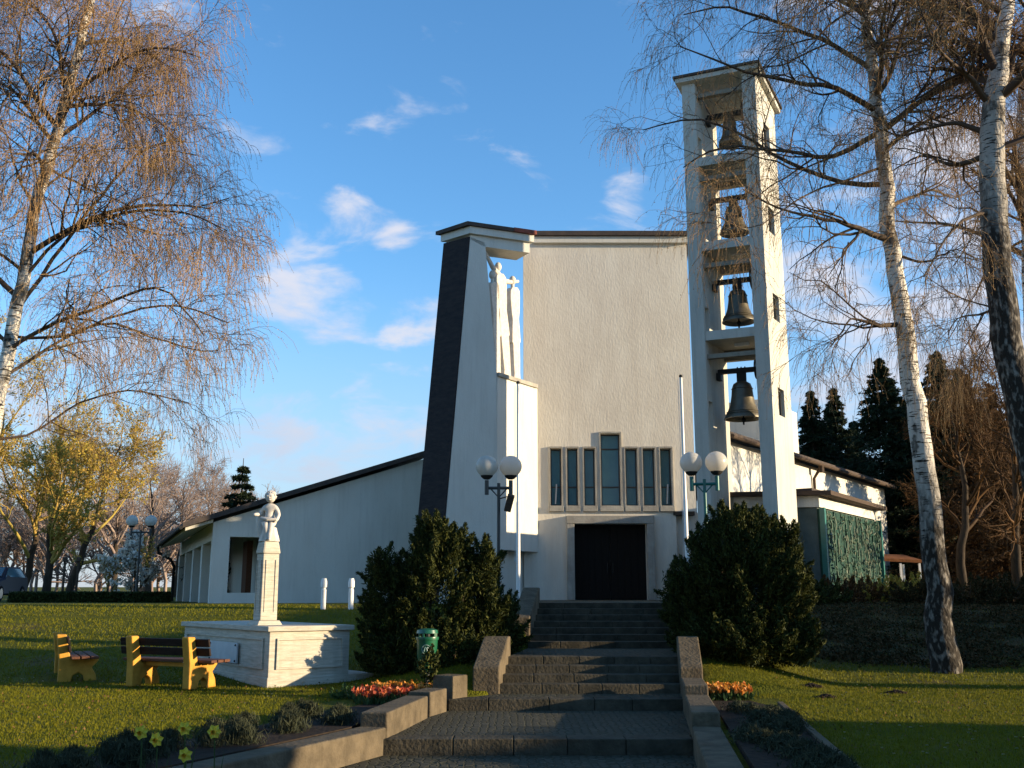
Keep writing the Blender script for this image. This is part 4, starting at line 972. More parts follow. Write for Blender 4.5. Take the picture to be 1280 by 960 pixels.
# birches --------------------------------------------------------
def birch(label, trunk, rads, limbs, seed, auto, crown_z, twig_len=1.0, density=1.0, bark='birch_bark', B2L=1.9, lr=1.0, group='birch trees', budmul=1.0, L1len=4.5, fork=()):
    rng = np.random.default_rng(seed)
    tp, tr_ = resample(trunk, rads, 40)
    root = empty('birch_tree', (trunk[0][0], trunk[0][1], trunk[0][2]+.05), label, 'birch tree', group)
    trs = [(tp, tr_)]+[resample(f_[0], f_[1], 20) for f_ in fork]
    for q_ in trs: q_[0][0, 1:-1] += rng.normal(size=q_[0][0, 1:-1].shape)*.02
    V_, F_ = tubes_mesh(trs, 14)
    add_arr('trunk', V_, F_, bark, root, True)
    limbs = [(p_, r0_*lr) for p_, r0_ in limbs]
    Ls = [resample(p_, [r0_, r0_*.6, r0_*.3, .012], 14) if len(p_) == 4 else resample(p_, np.linspace(r0_, .012, len(p_)), 14) for p_, r0_ in limbs]
    for q_ in Ls: q_[0][0, 1:] += np.cumsum(rng.normal(size=q_[0][0, 1:].shape)*.022, axis=0)
    if auto:
        t0 = crown_z
        for q_ in trs:
            g = grow(rng, q_[0], q_[1], auto, t0 if q_ is trs[0] else .1, .98, L1len, 1.0, [.05, .08, .05, 0, -.03, -.06, -.08, -.1, -.1], 12, .12, .5, .2, taper=.72)
            for i in range(len(g[0])): Ls.append((g[0][i:i+1], g[1][i:i+1]))
    LP = np.concatenate([q_[0] if q_[0].shape[1] == 14 else resample(q_[0][0], q_[1][0], 14)[0] for q_ in Ls]); LR_ = np.concatenate([q_[1] if q_[1].shape[1] == 14 else resample(q_[0][0], q_[1][0], 14)[1] for q_ in Ls])
    B2 = grow(rng, LP, LR_, int(14*density), .15, 1, B2L, .8, [.06, .03, 0, -.05, -.1], 7, .22, .55, .25, taper=.45, rmin=.005)
    B3 = grow(rng, B2[0], B2[1], 5, .2, 1, .9, .8, [0, -.06, -.12, -.18], 6, .25, .6, .3, rmin=.0035)
    V_, F_ = tubes_mesh([(LP, LR_)], 6); V2, F2 = tubes_mesh([B2, B3], 4)
    V_, F_ = cat((V_, F_), (V2, F2)); add_arr('branches', V_, F_, 'twig_dark', root, True)
    B4 = grow(rng, B3[0], B3[1], 5, .25, 1, twig_len, .7, [-.25, -.45, -.6, -.6], 6, .14, .8, .5, rmin=.0026)
    B5 = grow(rng, B2[0], B2[1], 4, .35, 1, twig_len*1.1, .8, [-.2, -.4, -.6, -.6], 6, .14, .6, .5, rmin=.0028)
    V_, F_ = tubes_mesh([B4, B5], 3); bv = buds(rng, B4[0], max(1, int(5*budmul)), .03, .012)
    V_, F_ = cat((V_, F_), bv); add_arr('twigs', V_, F_, 'twig_birch', root)
    print(label[:20], len(V_), len(F_)); return root
def lim(pts, Y0, r, dy=0):
    return ([atY(px, py, Y0+dy*i/(len(pts)-1)) for i, (px, py) in enumerate(pts)], r)
# right birch
Yb = 20.5
tb = [atZ(1180, 845, .15)]; Yb = tb[0][1]
tr1 = [np.array([tb[0][0], Yb, -.1])]+[atY(x, y, Yb) for x, y in ((1172, 740), (1160, 620), (1145, 500), (1128, 390), (1112, 290), (1105, 200), (1092, 100), (1080, 0), (1070, -80), (1064, -170))]
limbs = [lim(((1116, 300), (1060, 273), (985, 262), (925, 228)), Yb, .075, -1.5), lim(((1100, 165), (1045, 200), (985, 190), (890, 185), (850, 215)), Yb, .06, .8),
         lim(((1098, 140), (1050, 110), (985, 102), (925, 90), (860, 60)), Yb, .065, -1.2), lim(((1126, 405), (1092, 410), (1062, 395), (1032, 438)), Yb, .06, -.5),
         lim(((1110, 260), (1160, 235), (1200, 250), (1240, 215)), Yb, .05, 2), lim(((1108, 230), (1050, 232), (990, 205), (930, 170), (860, 150), (805, 165)), Yb, .06, 2.0),
         lim(((1094, 90), (1040, 55), (975, 30), (900, 5), (850, 20)), Yb, .06, 1.0), lim(((1090, 60), (1120, 20), (1160, -30), (1200, -60)), Yb, .05, -1),
         lim(((1100, 210), (1000, 240), (935, 285), (900, 260)), Yb, .03, -2.5), lim(((1084, 20), (1020, -30), (940, -60), (880, -40)), Yb, .05, -1),
         lim(((1102, 190), (1150, 150), (1190, 140), (1230, 100)), Yb, .05, -2), lim(((1118, 320), (1160, 335), (1190, 310), (1215, 330)), Yb, .035, -1)]
birch('tall white-trunked birch right of the relief chapel, its limbs reaching the bell tower', tr1, [.30, .235, .205, .19, .175, .155, .14, .12, .095, .07, .05], limbs, 3, 14, .62, .85, .9, L1len=3.0)
# far right birch, partly cut by the right edge
Y2 = 17.0
tr2 = [np.array([9.9, 17.0, -.1])]+[atY(x, y, Y2) for x, y in ((1322, 700), (1290, 560), (1262, 440), (1247, 330), (1240, 230), (1240, 140), (1252, 60), (1262, -20), (1270, -110), (1275, -200))]
limbs2 = [lim(((1238, 130), (1195, 88), (1160, 60), (1130, 8)), Y2, .075, -1.2), lim(((1238, 165), (1190, 148), (1140, 170), (1095, 165)), Y2, .06, .8),
          lim(((1238, 195), (1185, 205), (1150, 190), (1110, 210)), Y2, .06, 1.5), lim(((1240, 262), (1195, 275), (1172, 310), (1155, 350)), Y2, .045, -1),
          lim(((1252, 370), (1225, 395), (1200, 390), (1190, 420)), Y2, .035, 1), lim(((1243, 120), (1265, 80), (1290, 30), (1310, -30)), Y2, .09, 1),
          lim(((1238, 190), (1290, 170), (1340, 130), (1380, 80)), Y2, .07, 0), lim(((1258, 20), (1200, -20), (1130, -30), (1060, 10), (1010, 60)), Y2, .06, -1)]
birch('thick old birch at the right edge of the photo with dark lower bark', tr2, [.36, .30, .265, .25, .24, .225, .20, .16, .13, .10, .07], limbs2, 5, 12, .6, .85, .9, 'birch_bark_old', L1len=3.4)
Y3 = 24
tr3 = [np.array([atY(1300, 700, Y3)[0], Y3, .5])]+[atY(x, y, Y3) for x, y in ((1296, 500), (1284, 300), (1276, 180), (1282, 60), (1290, -60), (1295, -160))]
birch('slimmer birch behind the thick one at the right edge', tr3, [.22, .19, .16, .14, .11, .08, .05], [lim(((1282, 200), (1240, 230), (1215, 290), (1190, 330)), Y3, .05, 1), lim(((1280, 300), (1240, 330), (1210, 400), (1190, 430)), Y3, .04, 1)], 8, 12, .45, .9, .6, L1len=3.6)
# left birch
Yl = 18.0
trl = [np.array([-10.6, Yl, -.05])]+[atY(x, y, Yl) for x, y in ((-22, 600), (3, 470), (28, 350), (48, 250), (72, 160), (98, 60), (125, -40), (140, -130), (150, -210))]
lib = [lim(((8, 440), (90, 395), (150, 380), (230, 350), (300, 420)), Yl, .075, -1.5), lim(((20, 390), (90, 300), (150, 220), (210, 165), (250, 170)), Yl, .07, 1.5),
       lim(((28, 350), (100, 275), (190, 262), (270, 262), (320, 290)), Yl, .06, -1), lim(((50, 240), (110, 195), (180, 190), (260, 200)), Yl, .05, 2),
       lim(((5, 470), (60, 440), (140, 400), (220, 430), (290, 440)), Yl, .06, 1), lim(((70, 165), (115, 95), (160, 40), (180, -10)), Yl, .06, -1),
       lim(((-10, 550), (50, 545), (110, 500), (190, 490), (260, 510)), Yl, .05, 1.8), lim(((30, 340), (-40, 300), (-120, 270), (-200, 260)), Yl, .07, 0),
       lim(((10, 430), (-40, 380), (-90, 300), (-140, 210)), Yl, .07, 1), lim(((45, 262), (10, 200), (-20, 130), (-50, 50)), Yl, .06, 1), lim(((82, 120), (120, 130), (180, 120), (240, 160)), Yl, .045, -2),
       lim(((14, 420), (100, 430), (190, 385), (270, 380), (330, 400)), Yl, .055, 0), lim(((90, 90), (60, 40), (30, 0), (0, -40)), Yl, .05, 0), lim(((60, 210), (140, 240), (230, 280), (320, 250)), Yl, .05, .6)]
for p_, r0_ in lib:
    for i in range(1, len(p_)): p_[i] = p_[0]+(p_[i]-p_[0])*np.array([.88, 1, .97])
birch('tall birch with drooping brown twigs at the left edge, above the benches', trl, [.20, .155, .125, .115, .105, .10, .085, .065, .05, .035], lib, 14, 18, .4, .95, 1.25, 'birch_bark_young', budmul=1.6, L1len=3.7, B2L=1.6, lr=.55)

# background trees -------------------------------------------------
def bare_tree(name, label, cat_, x, y, h, seed, twig, bark='bark_dark', spread=.75, n1=16, leafy=0, lean=0, group='trees beyond the lawn', tr_r=.22, leafmat='bud_green', shrub=False, upz=.06):
    rng = np.random.default_rng(seed); z0 = hz(x, y)-.1
    root = empty(name, (x, y, z0), label, cat_, group)
    K_ = 12; tp = np.zeros((1, K_, 3)); tp[0, :, 0] = x+lean*h*np.linspace(0, 1, K_)**1.3; tp[0, :, 1] = y; tp[0, :, 2] = z0+np.linspace(0, h*.86, K_); tp[0, 1:] += np.cumsum(rng.normal(size=(K_-1, 3))*h*.008, 0)
    trd = np.linspace(tr_r, tr_r*.15, K_)[None]
    V_, F_ = tubes_mesh([(tp, trd)], 8); add_arr('trunk', V_, F_, bark, root, True)
    B1 = grow(rng, tp, trd, n1, .08 if shrub else .25, 1, h*.42*spread/.75, .75, upz, 8, .14, .6, .25, rmin=.02)
    B2 = grow(rng, B1[0], B1[1], 8, .2, 1, h*.17, .7, .05, 6, .2, .6, .3, rmin=.011)
    B3 = grow(rng, B2[0], B2[1], 5, .2, 1, h*.085, .65, .03, 5, .2, .7, .4, rmin=.008)
    B4 = grow(rng, B3[0], B3[1], 4, .2, 1, h*.05, .6, .0, 4, .2, .8, .5, rmin=.006)
    V_, F_ = cat(tubes_mesh([B1], 5), tubes_mesh([B2, B3, B4], 3)); add_arr('crown', V_, F_, twig, root)
    if leafy:
        C = B4[0].reshape(-1, 3); C = C[rng.random(len(C)) < leafy]; C = C+rng.normal(size=C.shape)*.05
        V_, F_ = leaf_quads(rng, C, .13 if leafmat != 'blossom' else .14, .07 if leafmat != 'blossom' else .10); add_arr('leaves' if leafmat != 'blossom' else 'blossoms', V_, F_, leafmat, root)
    return root
def bx(px, Y): return atY(px, 740, Y)[0]
spec = [
 ('willow_tree', 'yellow-green willow behind the parked car, its twigs bright with buds', 25, 52, 10.5, 21, 'twig_willow', .8, .5, .12),
 ('willow_tree', 'yellow-green willow leaning right beyond the lawn, nearest the distant lamp', 88, 50, 9.0, 22, 'twig_willow', .8, .35, .22),
 ('willow_tree', 'broad yellow-green willow cut by the left edge behind the birch', -40, 47, 12, 23, 'twig_willow', .9, .5, .03),
 ('willow_tree', 'bushy yellow-green willow between the parked car and the leaning willow', 58, 46, 7.0, 29, 'twig_willow', .95, .6, .05),
 ('bare_tree', 'bare grey-brown tree left of the distant lamp', 140, 62, 9.5, 24, 'twig_grey', .8, 0, 0),
 ('bare_tree', 'bare grey-brown tree right behind the distant lamp', 185, 66, 9.0, 25, 'twig_grey', .85, 0, -.05),
 ('bare_tree', 'bare grey-brown tree just left of the low wing gutter', 222, 70, 9.5, 26, 'twig_grey', .85, 0, 0),
 ('bare_tree', 'low bare tree between the low wing roof and the dark spruce top', 262, 72, 9.2, 27, 'twig_grey', .8, 0, .02),
 ('bare_tree', 'bare tree far behind the two willows', 60, 75, 12, 28, 'twig_grey', .8, 0, 0),
]
for nm, lb, px, Y, h, sd_, tw, spd, lf, ln in spec: bare_tree(nm, lb, 'tree', bx(px, Y), Y, h, sd_, tw, 'bark_dark', spd, 16, lf, ln)
bare_tree('blossoming_shrub', 'shrub in white blossom at the foot of the distant lamp', 'shrub', bx(168, 44), 44, 2.4, 31, 'twig_dark', spread=1.3, n1=14, leafy=.30, group=None, tr_r=.06, leafmat='blossom', shrub=True)
bare_tree('shrub', 'small brown shrub with pale buds left of the blossoming shrub', 'shrub', bx(133, 43), 43, 1.7, 32, 'twig_willow', spread=1.3, n1=12, leafy=.10, group=None, tr_r=.05, leafmat='blossom', shrub=True)

rg = np.random.default_rng(77); nW = 46; Pw = np.zeros((nW, 8, 3)); xw = bx(-60, 100)+(bx(330, 100)-bx(-60, 100))*(np.arange(nW)+rg.random(nW))/nW; yw = 92+22*rg.random(nW); hw = 7.5+3.5*rg.random(nW)
for i in range(8): Pw[:, i, 0] = xw+rg.normal(size=nW)*.15*i; Pw[:, i, 1] = yw; Pw[:, i, 2] = 1.7+hw*i/8
Rw = np.linspace(.22, .05, 8)[None]*np.ones((nW, 1)); W1_ = grow(rg, Pw, Rw, 13, .12, 1, 4.2, .7, .08, 6, .18, .6, .3, rmin=.03); W2_ = grow(rg, *W1_, 8, .2, 1, 1.9, .7, .04, 5, .2, .7, .4, rmin=.02); W3_ = grow(rg, *W2_, 6, .2, 1, 1.1, .6, .02, 4, .2, .8, .5, rmin=.014)
V_, F_ = tubes_mesh([(Pw, Rw), W1_, W2_, W3_], 3); c_w = V_.mean(0); ow = link('distant_wood', arr_mesh('distant_wood', V_-c_w, F_), M['twig_grey'], None, c_w); setp(ow, 'distant belt of bare pinkish-grey trees behind the left lawn', 'wood', None, 'stuff')

# spruces
def spruce(label, x, y, h, rbase, seed, mat='needle', group='dark spruces behind the church', dens=1.0, z0=None, name='spruce_tree', droop=-.03):
    rng = np.random.default_rng(seed); z0 = hz(x, y)-.1 if z0 is None else z0
    root = empty(name, (x, y, z0), label, 'spruce' if name == 'spruce_tree' else 'tree', group)
    K_ = 10; tp = np.zeros((1, K_, 3)); tp[0, :, 0] = x; tp[0, :, 1] = y; tp[0, :, 2] = z0+np.linspace(0, h, K_); trd = np.linspace(h*.018, .015, K_)[None]
    V_, F_ = tubes_mesh([(tp, trd)], 8); add_arr('trunk', V_, F_, 'bark_dark', root, True)
    nw = int(h/.40); nbw = max(6, int(15*dens)); nb = nw*nbw; hh_ = np.clip(.04+.94*(np.repeat(np.arange(nw), nbw)/nw)+rng.normal(size=nb)*.006, .02, .985); r_ = rbase*(1-hh_)**1.05*(.62+.5*rng.random(nb))*(.85+.3*np.repeat(rng.random(nw), nbw))+.05; a = rng.random(nb)*2*PI
    D = np.stack([np.cos(a), np.sin(a), .25*np.ones(nb)], 1); P0 = np.stack([np.full(nb, x), np.full(nb, y), z0+hh_*h], 1); Pk = [P0]
    for k in range(6): D = D.copy(); D[:, 2] += (-.16 if k < 4 else .14); Pk.append(Pk[-1]+D/np.linalg.norm(D, axis=1, keepdims=True)*(r_/6)[:, None])
    BP = np.stack(Pk, 1); BR = np.linspace(.035, .008, 7)[None]*np.ones((nb, 1))
    V_, F_ = tubes_mesh([(BP, BR)], 4); add_arr('branches', V_, F_, 'bark_dark', root)
    S = grow(rng, BP, BR, 18, .1, 1, np.repeat(np.clip(r_*.36, .10, .85), 18), .8, -.06, 4, .12, .5, .3, taper=.4, flat=.6, rmin=.008)
    C = S[0].reshape(-1, 3); T = np.gradient(S[0], axis=1).reshape(-1, 3); T /= np.linalg.norm(T, axis=1, keepdims=True)+1e-9
    C = np.repeat(C, 2, 0); T = np.repeat(T, 2, 0); sz = np.repeat(np.repeat(np.clip(r_*.2, .35, 1), 18*4), 2)[:, None]; C = C+rng.normal(size=C.shape)*.06*sz
    T[:, 2] += droop*8
    V_, F_ = leaf_quads(rng, C, .26, .06, dirs=T); add_arr('needles', V_, F_, mat, root); return root
spruce('dark spruce top behind the roof of the low wing, behind the statue', atY(303, 600, 48)[0], 48, zY(572, 48)-1.3, 3.0, 41, group=None, dens=.55)
for px, Y, ytop, rb, sd_, lb in ((1012, 62, 478, 4.6, 42, 'narrow dark spruce just right of the bell tower'), (1040, 66, 476, 4.8, 43, 'dark spruce between the narrow one and the tallest pointed one'),
                             (1098, 58, 436, 6.4, 44, 'tallest pointed dark spruce behind the right aisle'), (1066, 74, 520, 4.5, 45, 'low dark spruce behind the aisle roof'),
                             (1168, 56, 428, 6.2, 46, 'broad dark spruce directly behind the white birch trunk'), (1130, 70, 492, 6, 47, 'dark spruce filling the gap left of the birch trunk'), (1150, 64, 520, 6, 53, 'low wide dark spruce behind the birch trunk'),
                             (1195, 60, 450, 6, 54, 'dark spruce seen between the birch trunk and the brown trees'), (1240, 62, 500, 6.5, 55, 'dark spruce filling the gap behind the brown trees'), (1018, 70, 520, 5, 56, 'low dark spruce farthest left, close beside the tower'), (1285, 58, 540, 6, 57, 'dark spruce at the right edge behind the brown trees')):
    X = atY(px, ytop, Y)[0]; spruce(lb, X, Y, zY(ytop, Y)-1.4, rb, sd_)
for px, Y, ytop, rb, sd_, lb in ((1205, 50, 455, 4.2, 48, 'brownish conifer right of the white birch trunk'), (1262, 46, 500, 4.6, 49, 'brownish conifer at the right edge behind the thick birch'),(1235, 60, 470, 4.6, 52, 'brownish conifer between its two neighbours at the right')):
    X = atY(px, ytop, Y)[0]; spruce(lb, X, Y, zY(ytop, Y)-1.4, rb, sd_, 'needle_brown', 'brownish conifers at the right', .7, name='conifer_tree')
bare_tree('bare_tree', 'brown twiggy tree before the brownish conifers, right of the birch trunk', 'tree', atY(1215, 700, 40)[0], 41, 9.5, 61, 'needle_brown', spread=.8, group='brown bare trees at the right')
bare_tree('bare_tree', 'brown twiggy tree at the right edge before the brownish conifers', 'tree', atY(1270, 700, 38)[0], 38, 9.0, 62, 'needle_brown', spread=.8, group='brown bare trees at the right')

# bushes -------------------------------------------------
def bush(name, label, cat_, lobes, n, seed, mat, lng=.13, wid=.045, clumps=150, cr=.30, group=None, base=None, stem=True):
    rng = np.random.default_rng(seed); lobes = [(np.array(c), np.array(r)) for c, r in lobes]
    base = base if base is not None else (*np.mean([c[:2] for c, r in lobes], 0), min(c[2]-r[2] for c, r in lobes))
    root = empty(name, base, label, cat_, group)
    vol = np.array([np.prod(r)**(2/3) for c, r in lobes]); pr = vol/vol.sum(); Cs, Ds = [], []
    def outside(p, skip):
        return all(((p-c)/r) @ ((p-c)/r) > .85 for j, (c, r) in enumerate(lobes) if j != skip)
    k = 0
    while len(Cs) < clumps and k < clumps*12:
        k += 1; j = rng.choice(len(lobes), p=pr); c, r = lobes[j]; d = rng.normal(size=3); d /= np.linalg.norm(d)
        if d[2] < -.5: continue
        p = c+d*r*(.78+.26*rng.random())
        if outside(p, j): Cs.append(p); dd = d*.8+np.array([0, 0, .75]); Ds.append(dd/np.linalg.norm(dd))
    Cs, Ds = np.array(Cs), np.array(Ds); per = int(n*.72/len(Cs))
    tt = rng.random((len(Cs), per, 1)); P_ = Cs[:, None]+Ds[:, None]*(tt-.45)*cr*2.4+rng.normal(size=(len(Cs), per, 3))*cr*.42*(1.1-tt)
    D = np.repeat(Ds, per, 0)+rng.normal(size=(len(Cs)*per, 3))*.35
    P_ = P_.reshape(-1, 3); m2 = int(n*.28); jj = rng.choice(len(lobes), m2, p=pr); c = np.array([lobes[q_][0] for q_ in jj]); r = np.array([lobes[q_][1] for q_ in jj])
    d = rng.normal(size=(m2, 3)); d /= np.linalg.norm(d, axis=1, keepdims=True); P2 = c+d*r*(.55+.4*rng.random((m2, 1)))
    C = np.concatenate([P_, P2]); D = np.concatenate([D, d]); gz = hz(base[0], base[1])-.02; ok = C[:, 2] > gz-.2; C, D = C[ok], D[ok]
    V_, F_ = leaf_quads(rng, C, lng, wid, dirs=D); add_arr('foliage', V_, F_, mat, root)
    if stem:
        B = np.zeros((12, 6, 3)); 
        for i in range(12):
            e_ = Cs[rng.integers(len(Cs))]; s_ = np.array([base[0], base[1], base[2]])+rng.normal(size=3)*[.2, .2, 0]
            for q_ in range(6): B[i, q_] = s_+(e_-s_)*q_/5+[0, 0, .15*math.sin(PI*q_/5)]
        V_, F_ = tubes_mesh([(B, np.linspace(.05, .012, 6)[None]*np.ones((12, 1)))], 5); add_arr('stems', V_, F_, 'bark_dark', root)
    return root
Yx = 18.4
def lobe(px, py, rx, rz_, dy=0, ry=None): c = atY(px, py, Yx+dy); return (c, (rx, ry or rx*.95, rz_))
bush('evergreen_bush', 'large dark evergreen bush left of the steps, behind the green litter bin', 'bush',
     [lobe(545, 755, .66, 1.30), lobe(492, 770, .50, 1.0, .1), lobe(600, 775, .52, 1.0, .2), lobe(543, 692, .34, .66), lobe(472, 712, .22, .42), lobe(607, 712, .24, .45), lobe(560, 820, .95, .55, -.1), lobe(505, 820, .72, .55, -.1), lobe(632, 790, .30, .60, .5), lobe(575, 690, .2, .35)], 120000, 71, 'leaf_juniper', clumps=330, cr=.17, lng=.085, wid=.022, group='evergreen bushes beside the steps')
Yx = 18.6
bush('evergreen_bush', 'large dark evergreen bush right of the steps, before the bell tower', 'bush',
     [lobe(930, 740, 1.0, 1.25), lobe(885, 750, .65, 1.0, .1), lobe(978, 750, .50, 1.15, .2), lobe(938, 685, .55, .65, .2), lobe(985, 700, .28, .65, .2), lobe(880, 700, .30, .6), lobe(930, 800, 1.2, .6, -.1), lobe(858, 765, .36, .5, .3), lobe(840, 735, .16, .38, .3), lobe(905, 670, .25, .45)], 140000, 72, 'leaf_juniper', clumps=400, cr=.18, lng=.085, wid=.022, group='evergreen bushes beside the steps')

# shrubs by the chapel
Yx = 30.5
bush('shrub', 'low reddish shrub at the foot of the relief panel', 'shrub', [lobe(1050, 748, .9, .5), lobe(1085, 750, .7, .4)], 5000, 73, 'needle_brown', clumps=40, cr=.22, group='low shrubs by the relief chapel')
bush('shrub', 'low tawny shrub under the small canopy roof right of the relief', 'shrub', [lobe(1120, 748, 1.0, .55), lobe(1145, 745, .7, .5)], 5000, 74, 'bud_green', clumps=40, cr=.22, group='low shrubs by the relief chapel')
Yx = 29.5
for i, (px, rx, rz_, lb) in enumerate(((1022, .8, .32, 'low evergreen shrub at the left corner of the relief panel'), (1150, .9, .38, 'low brown shrub left of the white birch trunk on the shaded slope'), (1205, 1.2, .5, 'low brown shrub just right of the white birch trunk on the shaded slope'), (1255, 1.1, .6, 'low brown shrub at the right edge on the shaded slope'))):
    bush('shrub', lb, 'shrub', [lobe(px, 749, rx, rz_), lobe(px+14, 752, rx*.7, rz_*.7)], 6000, 200+i, 'litter' if i else 'leaf_juniper', lng=.11, wid=.04, clumps=40, cr=.2, group='low shrubs on the shaded slope')
# dark hedge strip on the left
a0, a1 = bx(14, 38), bx(212, 38); nH = 26000; rg = np.random.default_rng(5)
C = np.stack([a0+(a1-a0)*rg.random(nH), 38+.5*(rg.random(nH)-.5), 1.36+.36*rg.random(nH)+.04*rg.random(nH)], 1)
V_, F_ = leaf_quads(rg, C, .09, .05)
hroot = empty('hedge', ((a0+a1)/2, 38, 1.38), 'low clipped dark hedge along the far edge of the left lawn', 'hedge')
add_arr('foliage', V_, F_, 'leaf_hedge', hroot)
for px, lb in ((78, 'dark wooden post behind the low hedge, the left of two'), (95, 'dark wooden post behind the low hedge, the right of two')):
    m_ = MB(); m_.tube([(0, 0, 0), (0, 0, 1.5)], .05, 8); m_.lathe([(.05, 0), (.10, .04), (.09, .16), (.02, .2)], (0, 0, 1.5), 8)
    o = m_.build('wooden_post', 'timber_dark', loc=(bx(px, 39), 39, 1.36)); setp(o, lb, 'post', 'posts behind the low hedge')
# small canopy at the right
cp = atY(1112, 745, 44); root = empty('canopy', (cp[0], 44, 1.38), 'small lean-to canopy with an orange-brown roof, right of the relief chapel', 'canopy')
zt1 = zY(694, 44)-1.38
m_ = MB(); m_.prism([(-1.1, -.8), (1.2, -.8), (1.2, 1.2), (-1.1, 1.2)], [zt1-.25, zt1-.35, zt1-.05, zt1], [zt1-.13, zt1-.23, zt1+.07, zt1+.12]); m_.build('roof', material('rust_sheet', (.26, .10, .035), .7, var=.5, vscale=5), root)
for x, y in ((-1.0, -.7), (.3, -.7), (1.1, -.7), (-1, 1.1), (1.1, 1.1)):
    m_ = MB(); m_.box((x, y, (zt1-.36)/2), (.08, .08, zt1-.36)); m_.build('post', 'white_paint', root)

# trees and hedges beyond the right edge that throw the long evening shadows
def hedge_block(label, p0, p1, X, h, n, seed, name='hedge', cat_='hedge'):
    # p = distance across the sun direction
    y_at = lambda p: (p-X*math.sin(SUN_AZ))/math.cos(SUN_AZ)
    ya, yb_ = y_at(p0), y_at(p1); rg = np.random.default_rng(seed); r_ = 1.0
    x_ = X; gz = hz(x_, (ya+yb_)/2)
    C = np.stack([x_+(rg.random(n)-.5)*2.0, ya+(yb_-ya)*rg.random(n), -.1+(h*(1+.0*rg.random(n)))*rg.random(n)], 1)
    C[:, 2] = np.minimum(C[:, 2], h+.25*np.sin(C[:, 1]*2.1)+.2*np.sin(C[:, 1]*5.3))
    root = empty(name, (x_, (ya+yb_)/2, gz), label, cat_, 'hedges beyond the right edge')
    V_, F_ = leaf_quads(rg, C, .42, .24); add_arr('foliage', V_, F_, 'leaf_hedge', root)
hedge_block('tall dark hedge outside the photo to the right, beside the upper lawn', 20.6, 34.2, 20.5, 5.6, 26000, 81)
hedge_block('lower dark hedge outside the photo to the right, beside the lower lawn', 10.2, 13.8, 20.5, 3.3, 9000, 82)
hedge_block('tall dark hedge outside the photo to the right, beside the path entrance', -12, 10.2, 20.5, 5.2, 26000, 83)

for i, (x, y, h, rb, lb) in enumerate(((-13, -9, 17, 4.5, 'tall spruce added out of view behind the camera to block sky light, leftmost'), (-5, -12, 19, 5, 'tall spruce added out of view behind the camera to block sky light, left of the path'), (4, -11, 18, 5, 'tall spruce added out of view behind the camera to block sky light, right of the path'),
                                       (13, -8, 18, 5, 'tall spruce added out of view behind the camera to block sky light, second from the right'), (21, -4, 16, 4.5, 'tall spruce added out of view behind the camera to block sky light, rightmost'))):
    spruce(lb, x, y, h, rb, 100+i, dens=.8, group='added spruces behind the camera that block sky light', z0=-.1)  # added spruces out of view; they block sky light and darken the foreground

# ------------------------------------------------------------------ flower beds
def bedpoly(name, pts, z, label=None):
    m_ = MB(); m_.prism(pts, z-.3, z); o = m_.build(name, 'soil'); o['kind'] = 'structure'; return o
bedpoly('bed_soil', [(xl(7)-.44, 7), (xl(9)-.44, 9), (xl(11.7)-.44, 11.7), (xl(12.6)-.44, 12.6), (xl(14.7)-.44, 14.7), (xl(15.9)-.5, 15.7), (xl(15.7)-1.0, 15.9), (xl(14)-1.3, 14.2), (xl(12)-1.5, 12.2), (xl(9)-1.5, 9.3), (xl(7)-1.4, 7.3)][::-1], .07)
bedpoly('bed_soil', [(xr(7)+.43, 7), (xr(7)+1.25, 7), (xr(12)+1.3, 12), (xr(14.5)+1.35, 14.5), (xr(15.7)+1.0, 15.7), (xr(15.7)+.43, 15.7)], .075)
kb = [(xr(7)+1.25, 7), (xr(12)+1.3, 12), (xr(15.2)+1.35, 15.2)]
low_wall('thin stone kerb between the right flower bed and the lawn', kb, .08, .11, -.2, 1, 'stone', .008, None)
def herb_patch(label, gen, n, seed, mat, lng, wid, up, name='bedding_plants'):
    rg = np.random.default_rng(seed); C = gen(rg, n); D = np.zeros((n, 3)); D[:, 2] = up
    V_, F_ = leaf_quads(rg, C, lng, wid, dirs=D+rg.normal(size=(n, 3))*.5); c = C.mean(0)
    me = arr_mesh(name, V_-c, F_); o = link(name, me, M[mat], None, c); setp(o, label, 'plants', None, 'stuff'); return o
def clusters(rg, n, cent, r, h):
    i = rg.integers(len(cent), size=n); c = np.array(cent)[i]; d = rg.normal(size=(n, 3))*np.array([r, r, 0]); hh_ = rg.random(n)*h
    k = np.sqrt(np.maximum(0, 1-(hh_/h)**2)); p_ = c.copy(); p_[:, :2] += d[:, :2]*k[:, None]*.6; p_[:, 2] += hh_; return p_
rg = np.random.default_rng(2)
lav = [(xl(y)-.44-rg.random()*1.0-.15, y, .05) for y in np.linspace(7.8, 13.8, 34)]
herb_patch('grey-green lavender cushions in the bed left of the path', lambda r_, n: clusters(r_, n, lav, .15, .20), 24000, 3, 'herb', .11, .010, 1.2)
rl = [(xr(y)+.55+rg.random()*.7, y, .06) for y in np.linspace(8, 14.2, 26)]
herb_patch('low grey-green cushions in the bed right of the path', lambda r_, n: clusters(r_, n, rl, .17, .14), 14000, 4, 'herb', .09, .012, .8)
